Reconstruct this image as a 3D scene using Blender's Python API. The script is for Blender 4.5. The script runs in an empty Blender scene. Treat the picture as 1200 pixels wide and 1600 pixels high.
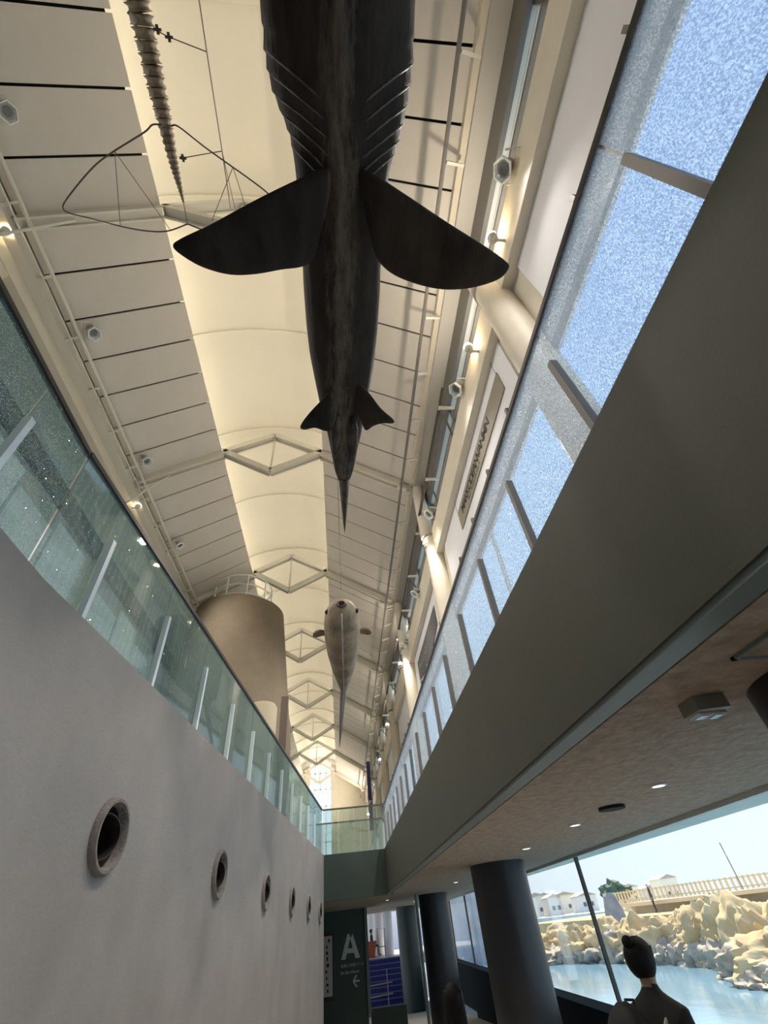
import bpy, bmesh, math, random
from mathutils import Vector, Matrix, noise
random.seed(7)
S = bpy.context.scene
COL = S.collection
EYE = 1.6                                   # eye height above the ramp where the photographer stands

# ------------------------------------------------------------------ camera
F = 690.0                                   # focal length in pixels of the 1200x1600 frame
_dy = Vector((536 - 600, -(1457 - 800), F)).normalized()
_t = ((536 - 600) * (508 - 600) + F * F) / (1457 - 800)
_dz = Vector((508 - 600, _t, F)).normalized()
_dx = -_dy.cross(_dz) if _dy.cross(_dz).x < 0 else _dy.cross(_dz)
ROT = Matrix((_dx, _dy, _dz))               # camera (right, up, forward) -> hall axes
cam_d = bpy.data.cameras.new('camera')
cam = bpy.data.objects.new('camera', cam_d)
COL.objects.link(cam)
right, up, fwd = ROT.col[0], ROT.col[1], ROT.col[2]
cam.matrix_world = Matrix(((right.x, up.x, -fwd.x, 0), (right.y, up.y, -fwd.y, 0),
                           (right.z, up.z, -fwd.z, EYE), (0, 0, 0, 1)))
cam_d.sensor_fit = 'HORIZONTAL'
cam_d.sensor_width = 36
cam_d.lens = F / 1200 * 36
cam_d.clip_start = 0.05
cam_d.clip_end = 2000
S.camera = cam

# ------------------------------------------------------------------ sky, sun, exposure
W = bpy.data.worlds.new('sky')
S.world = W
W.use_nodes = True
wn = W.node_tree
wn.nodes.clear()
_o = wn.nodes.new('ShaderNodeOutputWorld')
_b = wn.nodes.new('ShaderNodeBackground')
_tc = wn.nodes.new('ShaderNodeTexCoord')
_sx = wn.nodes.new('ShaderNodeSeparateXYZ')
_r = wn.nodes.new('ShaderNodeValToRGB')
wn.links.new(_tc.outputs['Generated'], _sx.inputs[0])
wn.links.new(_sx.outputs['Z'], _r.inputs[0])
wn.links.new(_r.outputs[0], _b.inputs[0])
wn.links.new(_b.outputs[0], _o.inputs[0])
_e = _r.color_ramp.elements
_e[0].position = 0.0
_e[0].color = (0.58, 0.645, 0.69, 1)
_e[1].position = 1.0
_e[1].color = (0.26, 0.46, 0.88, 1)
_m = _e.new(0.55)
_m.color = (0.58, 0.78, 1.0, 1)
_b.inputs[1].default_value = 0.78
sun_d = bpy.data.lights.new('sun', 'SUN')
sun_d.energy = 4.0
sun_d.color = (1.0, 0.83, 0.55)
sun_d.angle = 0.009
sun = bpy.data.objects.new('sun', sun_d)
COL.objects.link(sun)
sun.rotation_euler = Vector((-0.24, -0.62, -0.74)).to_track_quat('-Z', 'Y').to_euler()
S.view_settings.view_transform = 'Standard'
S.view_settings.look = 'None'
S.view_settings.gamma = 1
S.view_settings.use_curve_mapping = False
S.view_settings.exposure = 1.12
S.cycles.max_bounces = 10
S.cycles.diffuse_bounces = 6
S.cycles.glossy_bounces = 4
S.cycles.transparent_max_bounces = 24
S.cycles.caustics_reflective = False
S.cycles.caustics_refractive = False
S.cycles.sample_clamp_indirect = 4.0


# ------------------------------------------------------------------ placing helpers
def ray(px, py):
    return ROT @ Vector(((px - 600) / F, -(py - 800) / F, 1))


def at(px, py, x=None, y=None, z=None, zz=None):
    """A point of the place seen at a photo position, at the given depth plane (zz: height above eye)."""
    r = ray(px, py)
    if zz is not None:
        z = zz + EYE
    k = (x / r.x) if x is not None else (y / r.y) if y is not None else (z - EYE) / r.z
    return Vector((0, 0, EYE)) + r * k


# ------------------------------------------------------------------ materials
MATS = {}


def nodes_of(m):
    m.use_nodes = True
    nt = m.node_tree
    return nt, nt.nodes, nt.links


def mat(name, col, rough=0.6, var=0.0, vscale=3.0, bump=0.0, bscale=40.0, metal=0.0, col2=None, spec=None, stretch=None, detail=6):
    if name in MATS:
        return MATS[name]
    m = bpy.data.materials.new(name)
    nt, N, L = nodes_of(m)
    p = N['Principled BSDF']
    p.inputs['Base Color'].default_value = (*col, 1)
    p.inputs['Roughness'].default_value = rough
    p.inputs['Metallic'].default_value = metal
    if spec is not None:
        p.inputs['Specular IOR Level'].default_value = spec
    tc = N.new('ShaderNodeTexCoord')
    src = tc.outputs['Object']
    if stretch:
        mp = N.new('ShaderNodeMapping')
        mp.inputs['Scale'].default_value = stretch
        L.new(src, mp.inputs[0])
        src = mp.outputs[0]
    if var or col2:
        n = N.new('ShaderNodeTexNoise')
        n.inputs['Scale'].default_value = vscale
        n.inputs['Detail'].default_value = detail
        n.inputs['Roughness'].default_value = 0.62
        L.new(src, n.inputs['Vector'])
        rp = N.new('ShaderNodeValToRGB')
        a, b = rp.color_ramp.elements
        a.position, b.position = 0.32, 0.68
        if col2 is None:
            a.color = (*[max(0, c * (1 - var)) for c in col], 1)
            b.color = (*[min(1, c * (1 + var)) for c in col], 1)
        else:
            a.color = (*col, 1)
            b.color = (*col2, 1)
        L.new(n.outputs['Fac'], rp.inputs[0])
        L.new(rp.outputs[0], p.inputs['Base Color'])
    if bump:
        n2 = N.new('ShaderNodeTexNoise')
        n2.inputs['Scale'].default_value = bscale
        n2.inputs['Detail'].default_value = 5
        L.new(src, n2.inputs['Vector'])
        bp = N.new('ShaderNodeBump')
        bp.inputs['Strength'].default_value = bump
        bp.inputs['Distance'].default_value = 0.02
        L.new(n2.outputs['Fac'], bp.inputs['Height'])
        L.new(bp.outputs[0], p.inputs['Normal'])
    MATS[name] = m
    return m


def emit(name, col, strength):
    m = bpy.data.materials.new(name)
    nt, N, L = nodes_of(m)
    N.clear()
    o = N.new('ShaderNodeOutputMaterial')
    e = N.new('ShaderNodeEmission')
    e.inputs[0].default_value = (*col, 1)
    e.inputs[1].default_value = strength
    L.new(e.outputs[0], o.inputs[0])
    return m


def clear_glass(name, tint, gloss=0.06, rough=0.0, haze=0.0, haze_col=(0.8, 0.9, 0.9)):
    m = bpy.data.materials.new(name)
    nt, N, L = nodes_of(m)
    N.clear()
    o = N.new('ShaderNodeOutputMaterial')
    t = N.new('ShaderNodeBsdfTransparent')
    t.inputs[0].default_value = (*tint, 1)
    g = N.new('ShaderNodeBsdfGlossy')
    g.inputs['Roughness'].default_value = rough
    lw = N.new('ShaderNodeLayerWeight')
    lw.inputs[0].default_value = 0.35
    lw.inputs[0].default_value = 0.5
    pw = N.new('ShaderNodeMath')
    pw.operation = 'POWER'
    pw.inputs[1].default_value = 4.5
    L.new(lw.outputs['Facing'], pw.inputs[0])
    mr = N.new('ShaderNodeMapRange')
    mr.inputs['To Min'].default_value = gloss
    mr.inputs['To Max'].default_value = 0.45
    L.new(pw.outputs[0], mr.inputs[0])
    mx = N.new('ShaderNodeMixShader')
    L.new(mr.outputs[0], mx.inputs[0])
    L.new(t.outputs[0], mx.inputs[1])
    L.new(g.outputs[0], mx.inputs[2])
    out = mx.outputs[0]
    if haze:
        d = N.new('ShaderNodeBsdfDiffuse')
        d.inputs[0].default_value = (*haze_col, 1)
        m2 = N.new('ShaderNodeMixShader')
        m2.inputs[0].default_value = haze
        L.new(out, m2.inputs[1])
        L.new(d.outputs[0], m2.inputs[2])
        out = m2.outputs[0]
    L.new(out, o.inputs[0])
    return m


def patterned_glass():
    """Rain-pattern glass: wavy relief, speckle of daylight painted into the tint."""
    m = bpy.data.materials.new('rain_pattern_glass')
    nt, N, L = nodes_of(m)
    N.clear()
    o = N.new('ShaderNodeOutputMaterial')
    tc = N.new('ShaderNodeTexCoord')
    mp = N.new('ShaderNodeMapping')
    mp.inputs['Scale'].default_value = (1, 1.0, 0.55)
    mp.inputs['Rotation'].default_value = (0.5, 0, 0)
    L.new(tc.outputs['Object'], mp.inputs[0])
    n = N.new('ShaderNodeTexNoise')
    n.inputs['Scale'].default_value = 120
    n.inputs['Detail'].default_value = 2.5
    n.inputs['Distortion'].default_value = 0.6
    L.new(mp.outputs[0], n.inputs['Vector'])
    rp = N.new('ShaderNodeValToRGB')
    a, b = rp.color_ramp.elements
    a.position, b.position = 0.38, 0.56
    a.color = (0.42, 0.54, 0.66, 1)
    b.color = (1.0, 1.0, 1.0, 1)  # glitter of daylight put into the tint as bright and dark grains
    L.new(n.outputs['Fac'], rp.inputs[0])
    bp = N.new('ShaderNodeBump')
    bp.inputs['Strength'].default_value = 0.6
    bp.inputs['Distance'].default_value = 0.01
    L.new(n.outputs['Fac'], bp.inputs['Height'])
    t = N.new('ShaderNodeBsdfTransparent')
    L.new(rp.outputs[0], t.inputs[0])
    tl = N.new('ShaderNodeBsdfTranslucent')
    tl.inputs[0].default_value = (0.9, 0.95, 1, 1)
    L.new(bp.outputs[0], tl.inputs['Normal'])
    g = N.new('ShaderNodeBsdfGlossy')
    g.inputs['Roughness'].default_value = 0.12
    L.new(bp.outputs[0], g.inputs['Normal'])
    m1 = N.new('ShaderNodeMixShader')
    m1.inputs[0].default_value = 0.22
    L.new(t.outputs[0], m1.inputs[1])
    L.new(tl.outputs[0], m1.inputs[2])
    m2 = N.new('ShaderNodeMixShader')
    m2.inputs[0].default_value = 0.07
    L.new(m1.outputs[0], m2.inputs[1])
    L.new(g.outputs[0], m2.inputs[2])
    L.new(m2.outputs[0], o.inputs[0])
    return m


def glitter_glass():
    """Teal balustrade glass carrying fine iridescent flakes."""
    m = clear_glass('teal_glitter_glass', (0.66, 0.79, 0.80), 0.07, 0.03, 0.20, (0.30, 0.42, 0.42))
    nt, N, L = nodes_of(m)
    o = [x for x in N if x.type == 'OUTPUT_MATERIAL'][0]
    base = o.inputs[0].links[0].from_socket
    tc = N.new('ShaderNodeTexCoord')
    v = N.new('ShaderNodeTexVoronoi')
    v.inputs['Scale'].default_value = 150
    L.new(tc.outputs['Object'], v.inputs['Vector'])
    sep = N.new('ShaderNodeSeparateColor')
    L.new(v.outputs['Color'], sep.inputs[0])
    geo = N.new('ShaderNodeNewGeometry')
    sub = N.new('ShaderNodeVectorMath')
    sub.operation = 'SUBTRACT'
    sub.inputs[1].default_value = (0.5, 0.5, 0.5)
    L.new(v.outputs['Color'], sub.inputs[0])
    add = N.new('ShaderNodeVectorMath')
    add.operation = 'ADD'
    L.new(geo.outputs['Normal'], add.inputs[0])
    L.new(sub.outputs[0], add.inputs[1])
    nm = N.new('ShaderNodeVectorMath')
    nm.operation = 'NORMALIZE'
    L.new(add.outputs[0], nm.inputs[0])
    hsv = N.new('ShaderNodeCombineColor')
    hsv.mode = 'HSV'
    hsv.inputs[1].default_value = 0.55
    hsv.inputs[2].default_value = 1.0
    L.new(sep.outputs[1], hsv.inputs[0])
    g = N.new('ShaderNodeBsdfGlossy')
    g.inputs['Roughness'].default_value = 0.1
    L.new(hsv.outputs[0], g.inputs['Color'])
    L.new(nm.outputs[0], g.inputs['Normal'])
    lt = N.new('ShaderNodeMath')
    lt.operation = 'LESS_THAN'
    lt.inputs[1].default_value = 0.30
    L.new(v.outputs['Distance'], lt.inputs[0])
    gt = N.new('ShaderNodeMath')
    gt.operation = 'GREATER_THAN'
    gt.inputs[1].default_value = 0.62
    L.new(sep.outputs[0], gt.inputs[0])
    mu = N.new('ShaderNodeMath')
    mu.operation = 'MULTIPLY'
    L.new(lt.outputs[0], mu.inputs[0])
    L.new(gt.outputs[0], mu.inputs[1])
    mx = N.new('ShaderNodeMixShader')
    L.new(mu.outputs[0], mx.inputs[0])
    L.new(base, mx.inputs[1])
    L.new(g.outputs[0], mx.inputs[2])
    L.new(mx.outputs[0], o.inputs[0])
    return m


M_PLASTER = mat('grey_plaster', (0.335, 0.30, 0.274), 0.75, 0.10, 1.3, 0.12, 30)
M_GREEN = mat('dark_olive_paint', (0.074, 0.075, 0.056), 0.6, 0.06, 2, 0.05, 60)
M_TEAL = mat('dark_teal_paint', (0.034, 0.052, 0.043), 0.55, 0.06, 2)
M_GROOVE = mat('grey_green_metal', (0.16, 0.185, 0.18), 0.5)
M_BLACK = mat('black_gap', (0.006, 0.006, 0.007), 0.9)
M_SOFFIT = mat('rough_brown_render', (0.33, 0.255, 0.20), 0.85, 0.26, 9, 1.0, 16)
M_ROOF = mat('pale_roof_panel', (0.60, 0.565, 0.52), 0.7, 0.03, 1.5)
M_VAULT = mat('cream_vault', (0.80, 0.75, 0.64), 0.7, 0.02, 1.0)
M_STEEL = mat('pale_painted_steel', (0.66, 0.63, 0.56), 0.45)
M_CREAM = mat('cream_paint', (0.66, 0.61, 0.51), 0.6, 0.04, 2)
M_WHITE = mat('white_panel', (0.80, 0.80, 0.84), 0.85, 0.02, 1)
M_GREYW = mat('grey_soffit_paint', (0.52, 0.505, 0.48), 0.7, 0.03, 2)
M_DARKMETAL = mat('dark_bronze_metal', (0.075, 0.065, 0.058), 0.45, metal=0.3)
M_PIPE = mat('grey_pipe', (0.17, 0.16, 0.15), 0.5, metal=0.3)
M_POSTB = mat('grey_brown_post', (0.30, 0.265, 0.235), 0.5)
M_POSTW = mat('white_post', (0.82, 0.88, 0.90), 0.35)
M_FLOORM = mat('beige_floor', (0.52, 0.47, 0.41), 0.6, 0.08, 6)
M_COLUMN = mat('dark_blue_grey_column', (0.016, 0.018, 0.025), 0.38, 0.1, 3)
M_TOWER = mat('brown_tower_render', (0.18, 0.142, 0.097), 0.8, 0.10, 1.6, 0.15, 30)
M_RIM = mat('stone_rim', (0.22, 0.185, 0.17), 0.8, 0.2, 14, 0.4, 60)
M_DUCT = mat('dark_duct', (0.055, 0.045, 0.042), 0.5, metal=0.2)
M_LETTER = mat('pale_lettering', (0.62, 0.68, 0.68), 0.6)
M_INK = mat('black_ink', (0.02, 0.022, 0.03), 0.7)
M_SHARK = mat('dark_shark_skin', (0.030, 0.027, 0.027), 0.55, col2=(0.085, 0.076, 0.070), vscale=3.2, bump=0.35, bscale=26, stretch=(1.6, 0.55, 1))
def shark_mat():
    m = mat('shark_skin', (0.010, 0.0085, 0.0075), 0.8, col2=(0.034, 0.028, 0.024), spec=0.12, vscale=2.2, bump=0.5, bscale=14, stretch=(1.6, 0.55, 1))
    nt, N, L = nodes_of(m)
    p = N['Principled BSDF']
    base = p.inputs['Base Color'].links[0].from_socket
    tc = N.new('ShaderNodeTexCoord')
    sx = N.new('ShaderNodeSeparateXYZ')
    L.new(tc.outputs['Object'], sx.inputs[0])
    wob = N.new('ShaderNodeTexNoise')
    wob.inputs['Scale'].default_value = 1.6
    L.new(tc.outputs['Object'], wob.inputs['Vector'])
    def math_(op, a, b_=None, v=None):
        n = N.new('ShaderNodeMath')
        n.operation = op
        L.new(a, n.inputs[0])
        if b_ is not None:
            L.new(b_, n.inputs[1])
        elif v is not None:
            n.inputs[1].default_value = v
        return n.outputs[0]
    # worn strip: distance from the wandering mid line of the belly
    mid = math_('MULTIPLY_ADD', sx.outputs[1], v=0.012)
    w_ = math_('SUBTRACT', wob.outputs['Fac'], v=0.5)
    w_ = math_('MULTIPLY', w_, v=0.20)
    dx_ = math_('SUBTRACT', sx.outputs[0], w_)
    dx_ = math_('SUBTRACT', dx_, v=SHARK_MID)
    dx_ = math_('ABSOLUTE', dx_)
    n2 = N.new('ShaderNodeTexNoise')
    n2.inputs['Scale'].default_value = 7
    n2.inputs['Detail'].default_value = 9
    n2.inputs['Roughness'].default_value = 0.75
    mp = N.new('ShaderNodeMapping')
    mp.inputs['Scale'].default_value = (2.4, 0.5, 1)
    L.new(tc.outputs['Object'], mp.inputs[0])
    L.new(mp.outputs[0], n2.inputs['Vector'])
    near = N.new('ShaderNodeMapRange')
    near.inputs['From Min'].default_value = 0.0
    near.inputs['From Max'].default_value = 0.26
    near.inputs['To Min'].default_value = 0.34
    near.inputs['To Max'].default_value = -0.10
    L.new(dx_, near.inputs[0])
    f_ = math_('ADD', n2.outputs['Fac'], near.outputs[0])
    rp = N.new('ShaderNodeMapRange')
    rp.inputs['From Min'].default_value = 0.60
    rp.inputs['From Max'].default_value = 0.98
    L.new(f_, rp.inputs[0])
    mx = N.new('ShaderNodeMix')
    mx.data_type = 'RGBA'
    L.new(rp.outputs[0], mx.inputs['Factor'])
    L.new(base, mx.inputs['A'])
    mx.inputs['B'].default_value = (0.115, 0.10, 0.088, 1)
    L.new(mx.outputs['Result'], p.inputs['Base Color'])
    return m


SHARK_MID = 0.10
M_SHARK = shark_mat()
M_SHARKPALE = mat('scuffed_shark_skin', (0.02, 0.017, 0.015), 0.6, col2=(0.075, 0.065, 0.058), vscale=9, bump=0.3, bscale=40, stretch=(2.5, 0.4, 1))
M_FISH = mat('tan_sunfish_skin', (0.105, 0.078, 0.05), 0.6, col2=(0.28, 0.215, 0.14), vscale=4, bump=0.25, bscale=40)
M_FISHD = mat('dark_sunfish_fin', (0.05, 0.042, 0.036), 0.5, 0.2, 8)
M_FISHP = mat('pale_sunfish_keel', (0.42, 0.40, 0.39), 0.6, 0.25, 10)
M_BONE = mat('brown_bone', (0.23, 0.18, 0.125), 0.7, col2=(0.42, 0.36, 0.27), vscale=6, bump=0.4, bscale=20)
M_BONEL = mat('pale_bone_process', (0.55, 0.50, 0.42), 0.7, 0.15, 8)
M_WIRE = mat('dark_wire', (0.06, 0.055, 0.05), 0.5)
M_BANNER = mat('taupe_banner', (0.29, 0.26, 0.205), 0.8)
M_NAVY = mat('navy_banner', (0.018, 0.022, 0.12), 0.7)
M_STAIR = mat('blue_carpet_stair', (0.018, 0.022, 0.15), 0.8, 0.15, 8)
M_SKIN = mat('skin', (0.50, 0.33, 0.24), 0.5)
M_HAIR = mat('black_hair', (0.008, 0.007, 0.007), 0.55, var=0.3, vscale=40, bump=0.5, bscale=120, spec=0.2, stretch=(1, 1, 0.15))
M_JACKET = mat('charcoal_jacket', (0.026, 0.024, 0.024), 0.9, 0.12, 12)
M_TROUSER = mat('dark_trousers', (0.03, 0.032, 0.04), 0.8)
M_SHOE = mat('black_shoe', (0.02, 0.02, 0.022), 0.5)
M_BAG = mat('dark_bag_fabric', (0.020, 0.019, 0.020), 0.7, 0.1, 20)
M_STRAP = mat('pale_strap', (0.55, 0.50, 0.44), 0.6)
M_PINK = mat('brown_coat', (0.10, 0.075, 0.06), 0.8, 0.1, 10)
M_TERRA = mat('red_brown_planter', (0.36, 0.085, 0.04), 0.6)
M_MARBLE = mat('pale_column_paint', (0.72, 0.74, 0.78), 0.5)
M_TILE = mat('pale_landing_floor', (0.50, 0.48, 0.56), 0.4)
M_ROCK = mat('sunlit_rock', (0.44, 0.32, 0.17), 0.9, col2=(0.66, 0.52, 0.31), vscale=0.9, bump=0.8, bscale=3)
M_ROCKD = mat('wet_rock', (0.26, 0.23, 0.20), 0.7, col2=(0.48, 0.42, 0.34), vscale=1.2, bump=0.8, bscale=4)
M_CONC = mat('pale_concrete', (0.62, 0.60, 0.55), 0.85, 0.12, 0.8)
M_SEAWALL = mat('weathered_seawall', (0.50, 0.54, 0.60), 0.85, 0.2, 0.7, 0.5, 3)
M_FENCE = mat('sandy_fence', (0.72, 0.60, 0.42), 0.8)
M_LEAF = mat('dark_leaf', (0.10, 0.13, 0.08), 0.8, 0.3, 3)
M_PANEGREY = mat('dark_house_pane', (0.12, 0.14, 0.17), 0.2)
G_PATTERN = patterned_glass()
G_TEAL = glitter_glass()
G_CLEAR = clear_glass('clear_glass', (0.975, 0.99, 0.99), 0.015)
G_BRIDGE = clear_glass('pale_green_glass', (0.88, 0.95, 0.94), 0.12, 0.01, 0.03)


def water_mat():
    m = mat('sea_water', (0.20, 0.36, 0.50), 0.12, 0.25, 0.25, 0.5, 1.6, stretch=(1, 0.35, 1))
    return m


M_WATER = water_mat()


# ------------------------------------------------------------------ mesh helpers
class MB:
    def __init__(self):
        self.v, self.f, self.mi = [], [], []
        self.cur = 0

    def face(self, idx):
        self.f.append(tuple(idx))
        self.mi.append(self.cur)

    def quadstrip(self, rings, closed=True, cap=True):
        base = len(self.v)
        n = len(rings[0])
        for r in rings:
            self.v.extend([tuple(p) for p in r])
        for i in range(len(rings) - 1):
            for j in range(n if closed else n - 1):
                a = base + i * n + j
                b = base + i * n + (j + 1) % n
                self.face((a, b, b + n, a + n))
        if cap and closed:
            self.face([base + j for j in range(n)][::-1])
            self.face([base + (len(rings) - 1) * n + j for j in range(n)])
        return self

    def box(self, x0, x1, y0, y1, z0, z1):
        b = len(self.v)
        self.v += [(x, y, z) for z in (z0, z1) for y in (y0, y1) for x in (x0, x1)]
        for q in ((0, 2, 3, 1), (4, 5, 7, 6), (0, 1, 5, 4), (2, 6, 7, 3), (0, 4, 6, 2), (1, 3, 7, 5)):
            self.face([b + i for i in q])
        return self

    def hexa(self, pts):
        """8 corners: bottom 4 (loop), top 4 (loop)."""
        b = len(self.v)
        self.v += [tuple(p) for p in pts]
        for q in ((3, 2, 1, 0), (4, 5, 6, 7), (0, 1, 5, 4), (1, 2, 6, 5), (2, 3, 7, 6), (3, 0, 4, 7)):
            self.face([b + i for i in q])
        return self

    def bar(self, p, q, w, h, upv=(0, 0, 1)):
        p, q = Vector(p), Vector(q)
        d = (q - p).normalized()
        u = Vector(upv)
        s = d.cross(u)
        if s.length < 1e-5:
            s = d.cross(Vector((0, 1, 0)))
        s.normalize()
        u = s.cross(d).normalized()
        c = [s * w / 2 * a + u * h / 2 * b for a, b in ((-1, -1), (1, -1), (1, 1), (-1, 1))]
        return self.quadstrip([[p + k for k in c], [q + k for k in c]])

    def tube(self, pts, r, n=8, cap=True):
        pts = [Vector(p) for p in pts]
        rr = r if isinstance(r, (list, tuple)) else [r] * len(pts)
        rings = []
        prev = None
        for i, p in enumerate(pts):
            d = (pts[min(i + 1, len(pts) - 1)] - pts[max(i - 1, 0)]).normalized()
            if prev is None:
                a = Vector((0, 0, 1)) if abs(d.z) < 0.9 else Vector((1, 0, 0))
                s = d.cross(a).normalized()
            else:
                s = (prev - d * prev.dot(d)).normalized()
            prev = s
            t = d.cross(s)
            rings.append([p + (s * math.cos(2 * math.pi * k / n) + t * math.sin(2 * math.pi * k / n)) * rr[i] for k in range(n)])
        return self.quadstrip(rings, True, cap)

    def lathe(self, prof, center=(0, 0, 0), n=24, a0=0, a1=2 * math.pi):
        c = Vector(center)
        full = abs(a1 - a0 - 2 * math.pi) < 1e-6
        rings = []
        for r, z in prof:
            rings.append([c + Vector((r * math.cos(a0 + (a1 - a0) * k / (n if full else n - 1)), r * math.sin(a0 + (a1 - a0) * k / (n if full else n - 1)), z)) for k in range(n)])
        return self.quadstrip(rings, full, full)

    def prism(self, poly, vec):
        """poly: list of 3D points (planar), extruded by vec."""
        b = len(self.v)
        n = len(poly)
        v = Vector(vec)
        self.v += [tuple(p) for p in poly] + [tuple(Vector(p) + v) for p in poly]
        self.face([b + i for i in range(n)][::-1])
        self.face([b + n + i for i in range(n)])
        for i in range(n):
            j = (i + 1) % n
            self.face((b + i, b + j, b + n + j, b + n + i))
        return self

    def ball(self, c, r, n=10, sz=(1, 1, 1)):
        c = Vector(c)
        prof = [(math.sin(math.pi * k / n), -math.cos(math.pi * k / n)) for k in range(n + 1)]
        rings = [[c + Vector((p * r * sz[0] * math.cos(2 * math.pi * j / (n * 2)), p * r * sz[1] * math.sin(2 * math.pi * j / (n * 2)), h * r * sz[2])) for j in range(n * 2)] for p, h in prof]
        return self.quadstrip(rings)

    def mesh(self, name, mats, smooth=False):
        me = bpy.data.meshes.new(name)
        me.from_pydata(self.v, [], self.f)
        for m in (mats if isinstance(mats, (list, tuple)) else [mats]):
            me.materials.append(m)
        if isinstance(mats, (list, tuple)):
            me.polygons.foreach_set('material_index', self.mi)
        bm = bmesh.new()
        bm.from_mesh(me)
        bmesh.ops.remove_doubles(bm, verts=bm.verts, dist=1e-5)
        bmesh.ops.recalc_face_normals(bm, faces=bm.faces)
        bm.to_mesh(me)
        bm.free()
        if smooth:
            me.polygons.foreach_set('use_smooth', [True] * len(me.polygons))
            if smooth != 'all':
                me.set_sharp_from_angle(angle=math.radians(42))
        me.update()
        return me

    def build(self, name, mats, parent=None, smooth=False, loc=None):
        return link(name, self.mesh(name, mats, smooth), parent, loc)


def link(name, me, parent=None, loc=None):
    o = bpy.data.objects.new(name, me)
    COL.objects.link(o)
    if parent:
        o.parent = parent
        # parts are modelled in hall coordinates unless loc is given
        if loc is None:
            o.matrix_parent_inverse = parent_matrix(parent).inverted()
    if loc is not None:
        o.location = loc
    return o


def parent_matrix(p):
    m = Matrix.Translation(p.location) @ p.rotation_euler.to_matrix().to_4x4()
    if p.parent:
        m = parent_matrix(p.parent) @ p.matrix_parent_inverse @ m
    return m


def tag(o, label, cat=None, group=None, kind=None):
    o['label'] = label
    if cat:
        o['category'] = cat
    if group:
        o['group'] = group
    if kind:
        o['kind'] = kind
    return o


def struct(o, label=None):
    o['kind'] = 'structure'
    if label:
        o['label'] = label
    return o


def thing(name, label, cat, loc=(0, 0, 0), rz=0.0, group=None):
    o = bpy.data.objects.new(name, None)
    o.empty_display_size = 0.2
    COL.objects.link(o)
    o.location = loc
    o.rotation_euler = (0, 0, rz)
    return tag(o, label, cat, group)


def sroot(name, label=None, loc=(0, 0, 0)):
    o = bpy.data.objects.new(name, None)
    COL.objects.link(o)
    o.location = loc
    return struct(o, label)


def copy_tree(o, parent=None):
    c = o.copy()
    COL.objects.link(c)
    if parent:
        c.parent = parent
    for ch in list(o.children):
        copy_tree(ch, c)
    return c


def text_obj(name, body, size, material, matrix, parent=None, align='LEFT', extrude=0.003, spacing=1.0, bold=0.0):
    cu = bpy.data.curves.new(name, 'FONT')
    cu.body = body
    cu.size = size
    cu.extrude = extrude
    cu.align_x = align
    cu.space_character = spacing
    cu.offset = bold
    cu.materials.append(material)
    o = bpy.data.objects.new(name, cu)
    COL.objects.link(o)
    dg_ = bpy.context.evaluated_depsgraph_get()
    me_ = bpy.data.meshes.new_from_object(o.evaluated_get(dg_))
    bpy.data.objects.remove(o)
    o = bpy.data.objects.new(name, me_)
    COL.objects.link(o)
    if parent:
        o.parent = parent
        o.matrix_parent_inverse = parent_matrix(parent).inverted()
    o.matrix_world = matrix
    if parent:
        o.matrix_basis = matrix
    return o


def lamp(name, loc, target, energy, color, angle=110, blend=0.8, radius=0.08, parent=None):
    d = bpy.data.lights.new(name, 'SPOT')
    d.energy = energy
    d.color = color
    d.spot_size = math.radians(angle)
    d.spot_blend = blend
    d.shadow_soft_size = radius
    o = bpy.data.objects.new(name, d)
    COL.objects.link(o)
    o.rotation_euler = (Vector(target) - Vector(loc)).to_track_quat('-Z', 'Y').to_euler()
    o.location = loc
    if parent:
        o.parent = parent
        o.matrix_parent_inverse = parent_matrix(parent).inverted()
    return o


# ================================================================== STRUCTURE
ZU, ZS, ZR = 3.36, 2.33, 4.52               # upper floor, lower soffit, balustrade rail
Y_END, Y_FAR = 17.0, 54.0
Y_BACK = -8.0
XW = 3.0                                    # upper right-hand wall
KTRUSS = [2.87 + 7 * k for k in range(8)]
LWX = lambda y: -1.80 + 0.0867 * (y - 2.4) if y > 2.4 else -1.80
WINX = lambda y: 4.39 + 0.0323 * y
ramp = lambda y: -0.058 * y

# floor: a ramp running down along the hall
b = MB()
b.hexa([(-1.9, Y_BACK, ramp(Y_BACK) - .2), (4.6, Y_BACK, ramp(Y_BACK) - .2), (6.3, 40, ramp(33) - .2), (-1.9, 40, ramp(33) - .2),
        (-1.9, Y_BACK, ramp(Y_BACK)), (4.6, Y_BACK, ramp(Y_BACK)), (6.3, 40, ramp(33)), (-1.9, 40, ramp(33))])
struct(b.build('floor', M_FLOORM), 'beige floor ramp of the lower level')

# left wall, bent at y = 2.4, holes cut for the round vents
PORT = [(4.01, 2.255), (6.72, 2.222), (9.25, 2.171), (11.64, 2.139), (13.9, 2.097), (16.03, 2.043)]
b = MB()
b.hexa([(-3.0, Y_BACK, -1), (-1.8, Y_BACK, -1), (-1.8, 2.4, -1), (-3.0, 2.4, -1), (-3.0, Y_BACK, ZU), (-1.8, Y_BACK, ZU), (-1.8, 2.4, ZU), (-3.0, 2.4, ZU)])
o1 = b.build('wall_left_near', M_PLASTER)
struct(o1, 'near grey plaster wall under the teal glass')
b = MB()
xe = LWX(Y_END)
b.hexa([(-3.0, 2.4, -1), (-1.8, 2.4, -1), (xe, Y_END, -1), (-3.0, Y_END, -1), (-3.0, 2.4, ZU), (-1.8, 2.4, ZU), (xe, Y_END, ZU), (-3.0, Y_END, ZU)])
wall_left = b.build('wall_left', M_PLASTER)
struct(wall_left, 'long grey plaster wall with a row of round vents')
ang = math.atan(0.0867)
NRM = Vector((math.cos(ang), -math.sin(ang), 0))     # wall normal, facing the hall
ALONG = Vector((math.sin(ang), math.cos(ang), 0))
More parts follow.
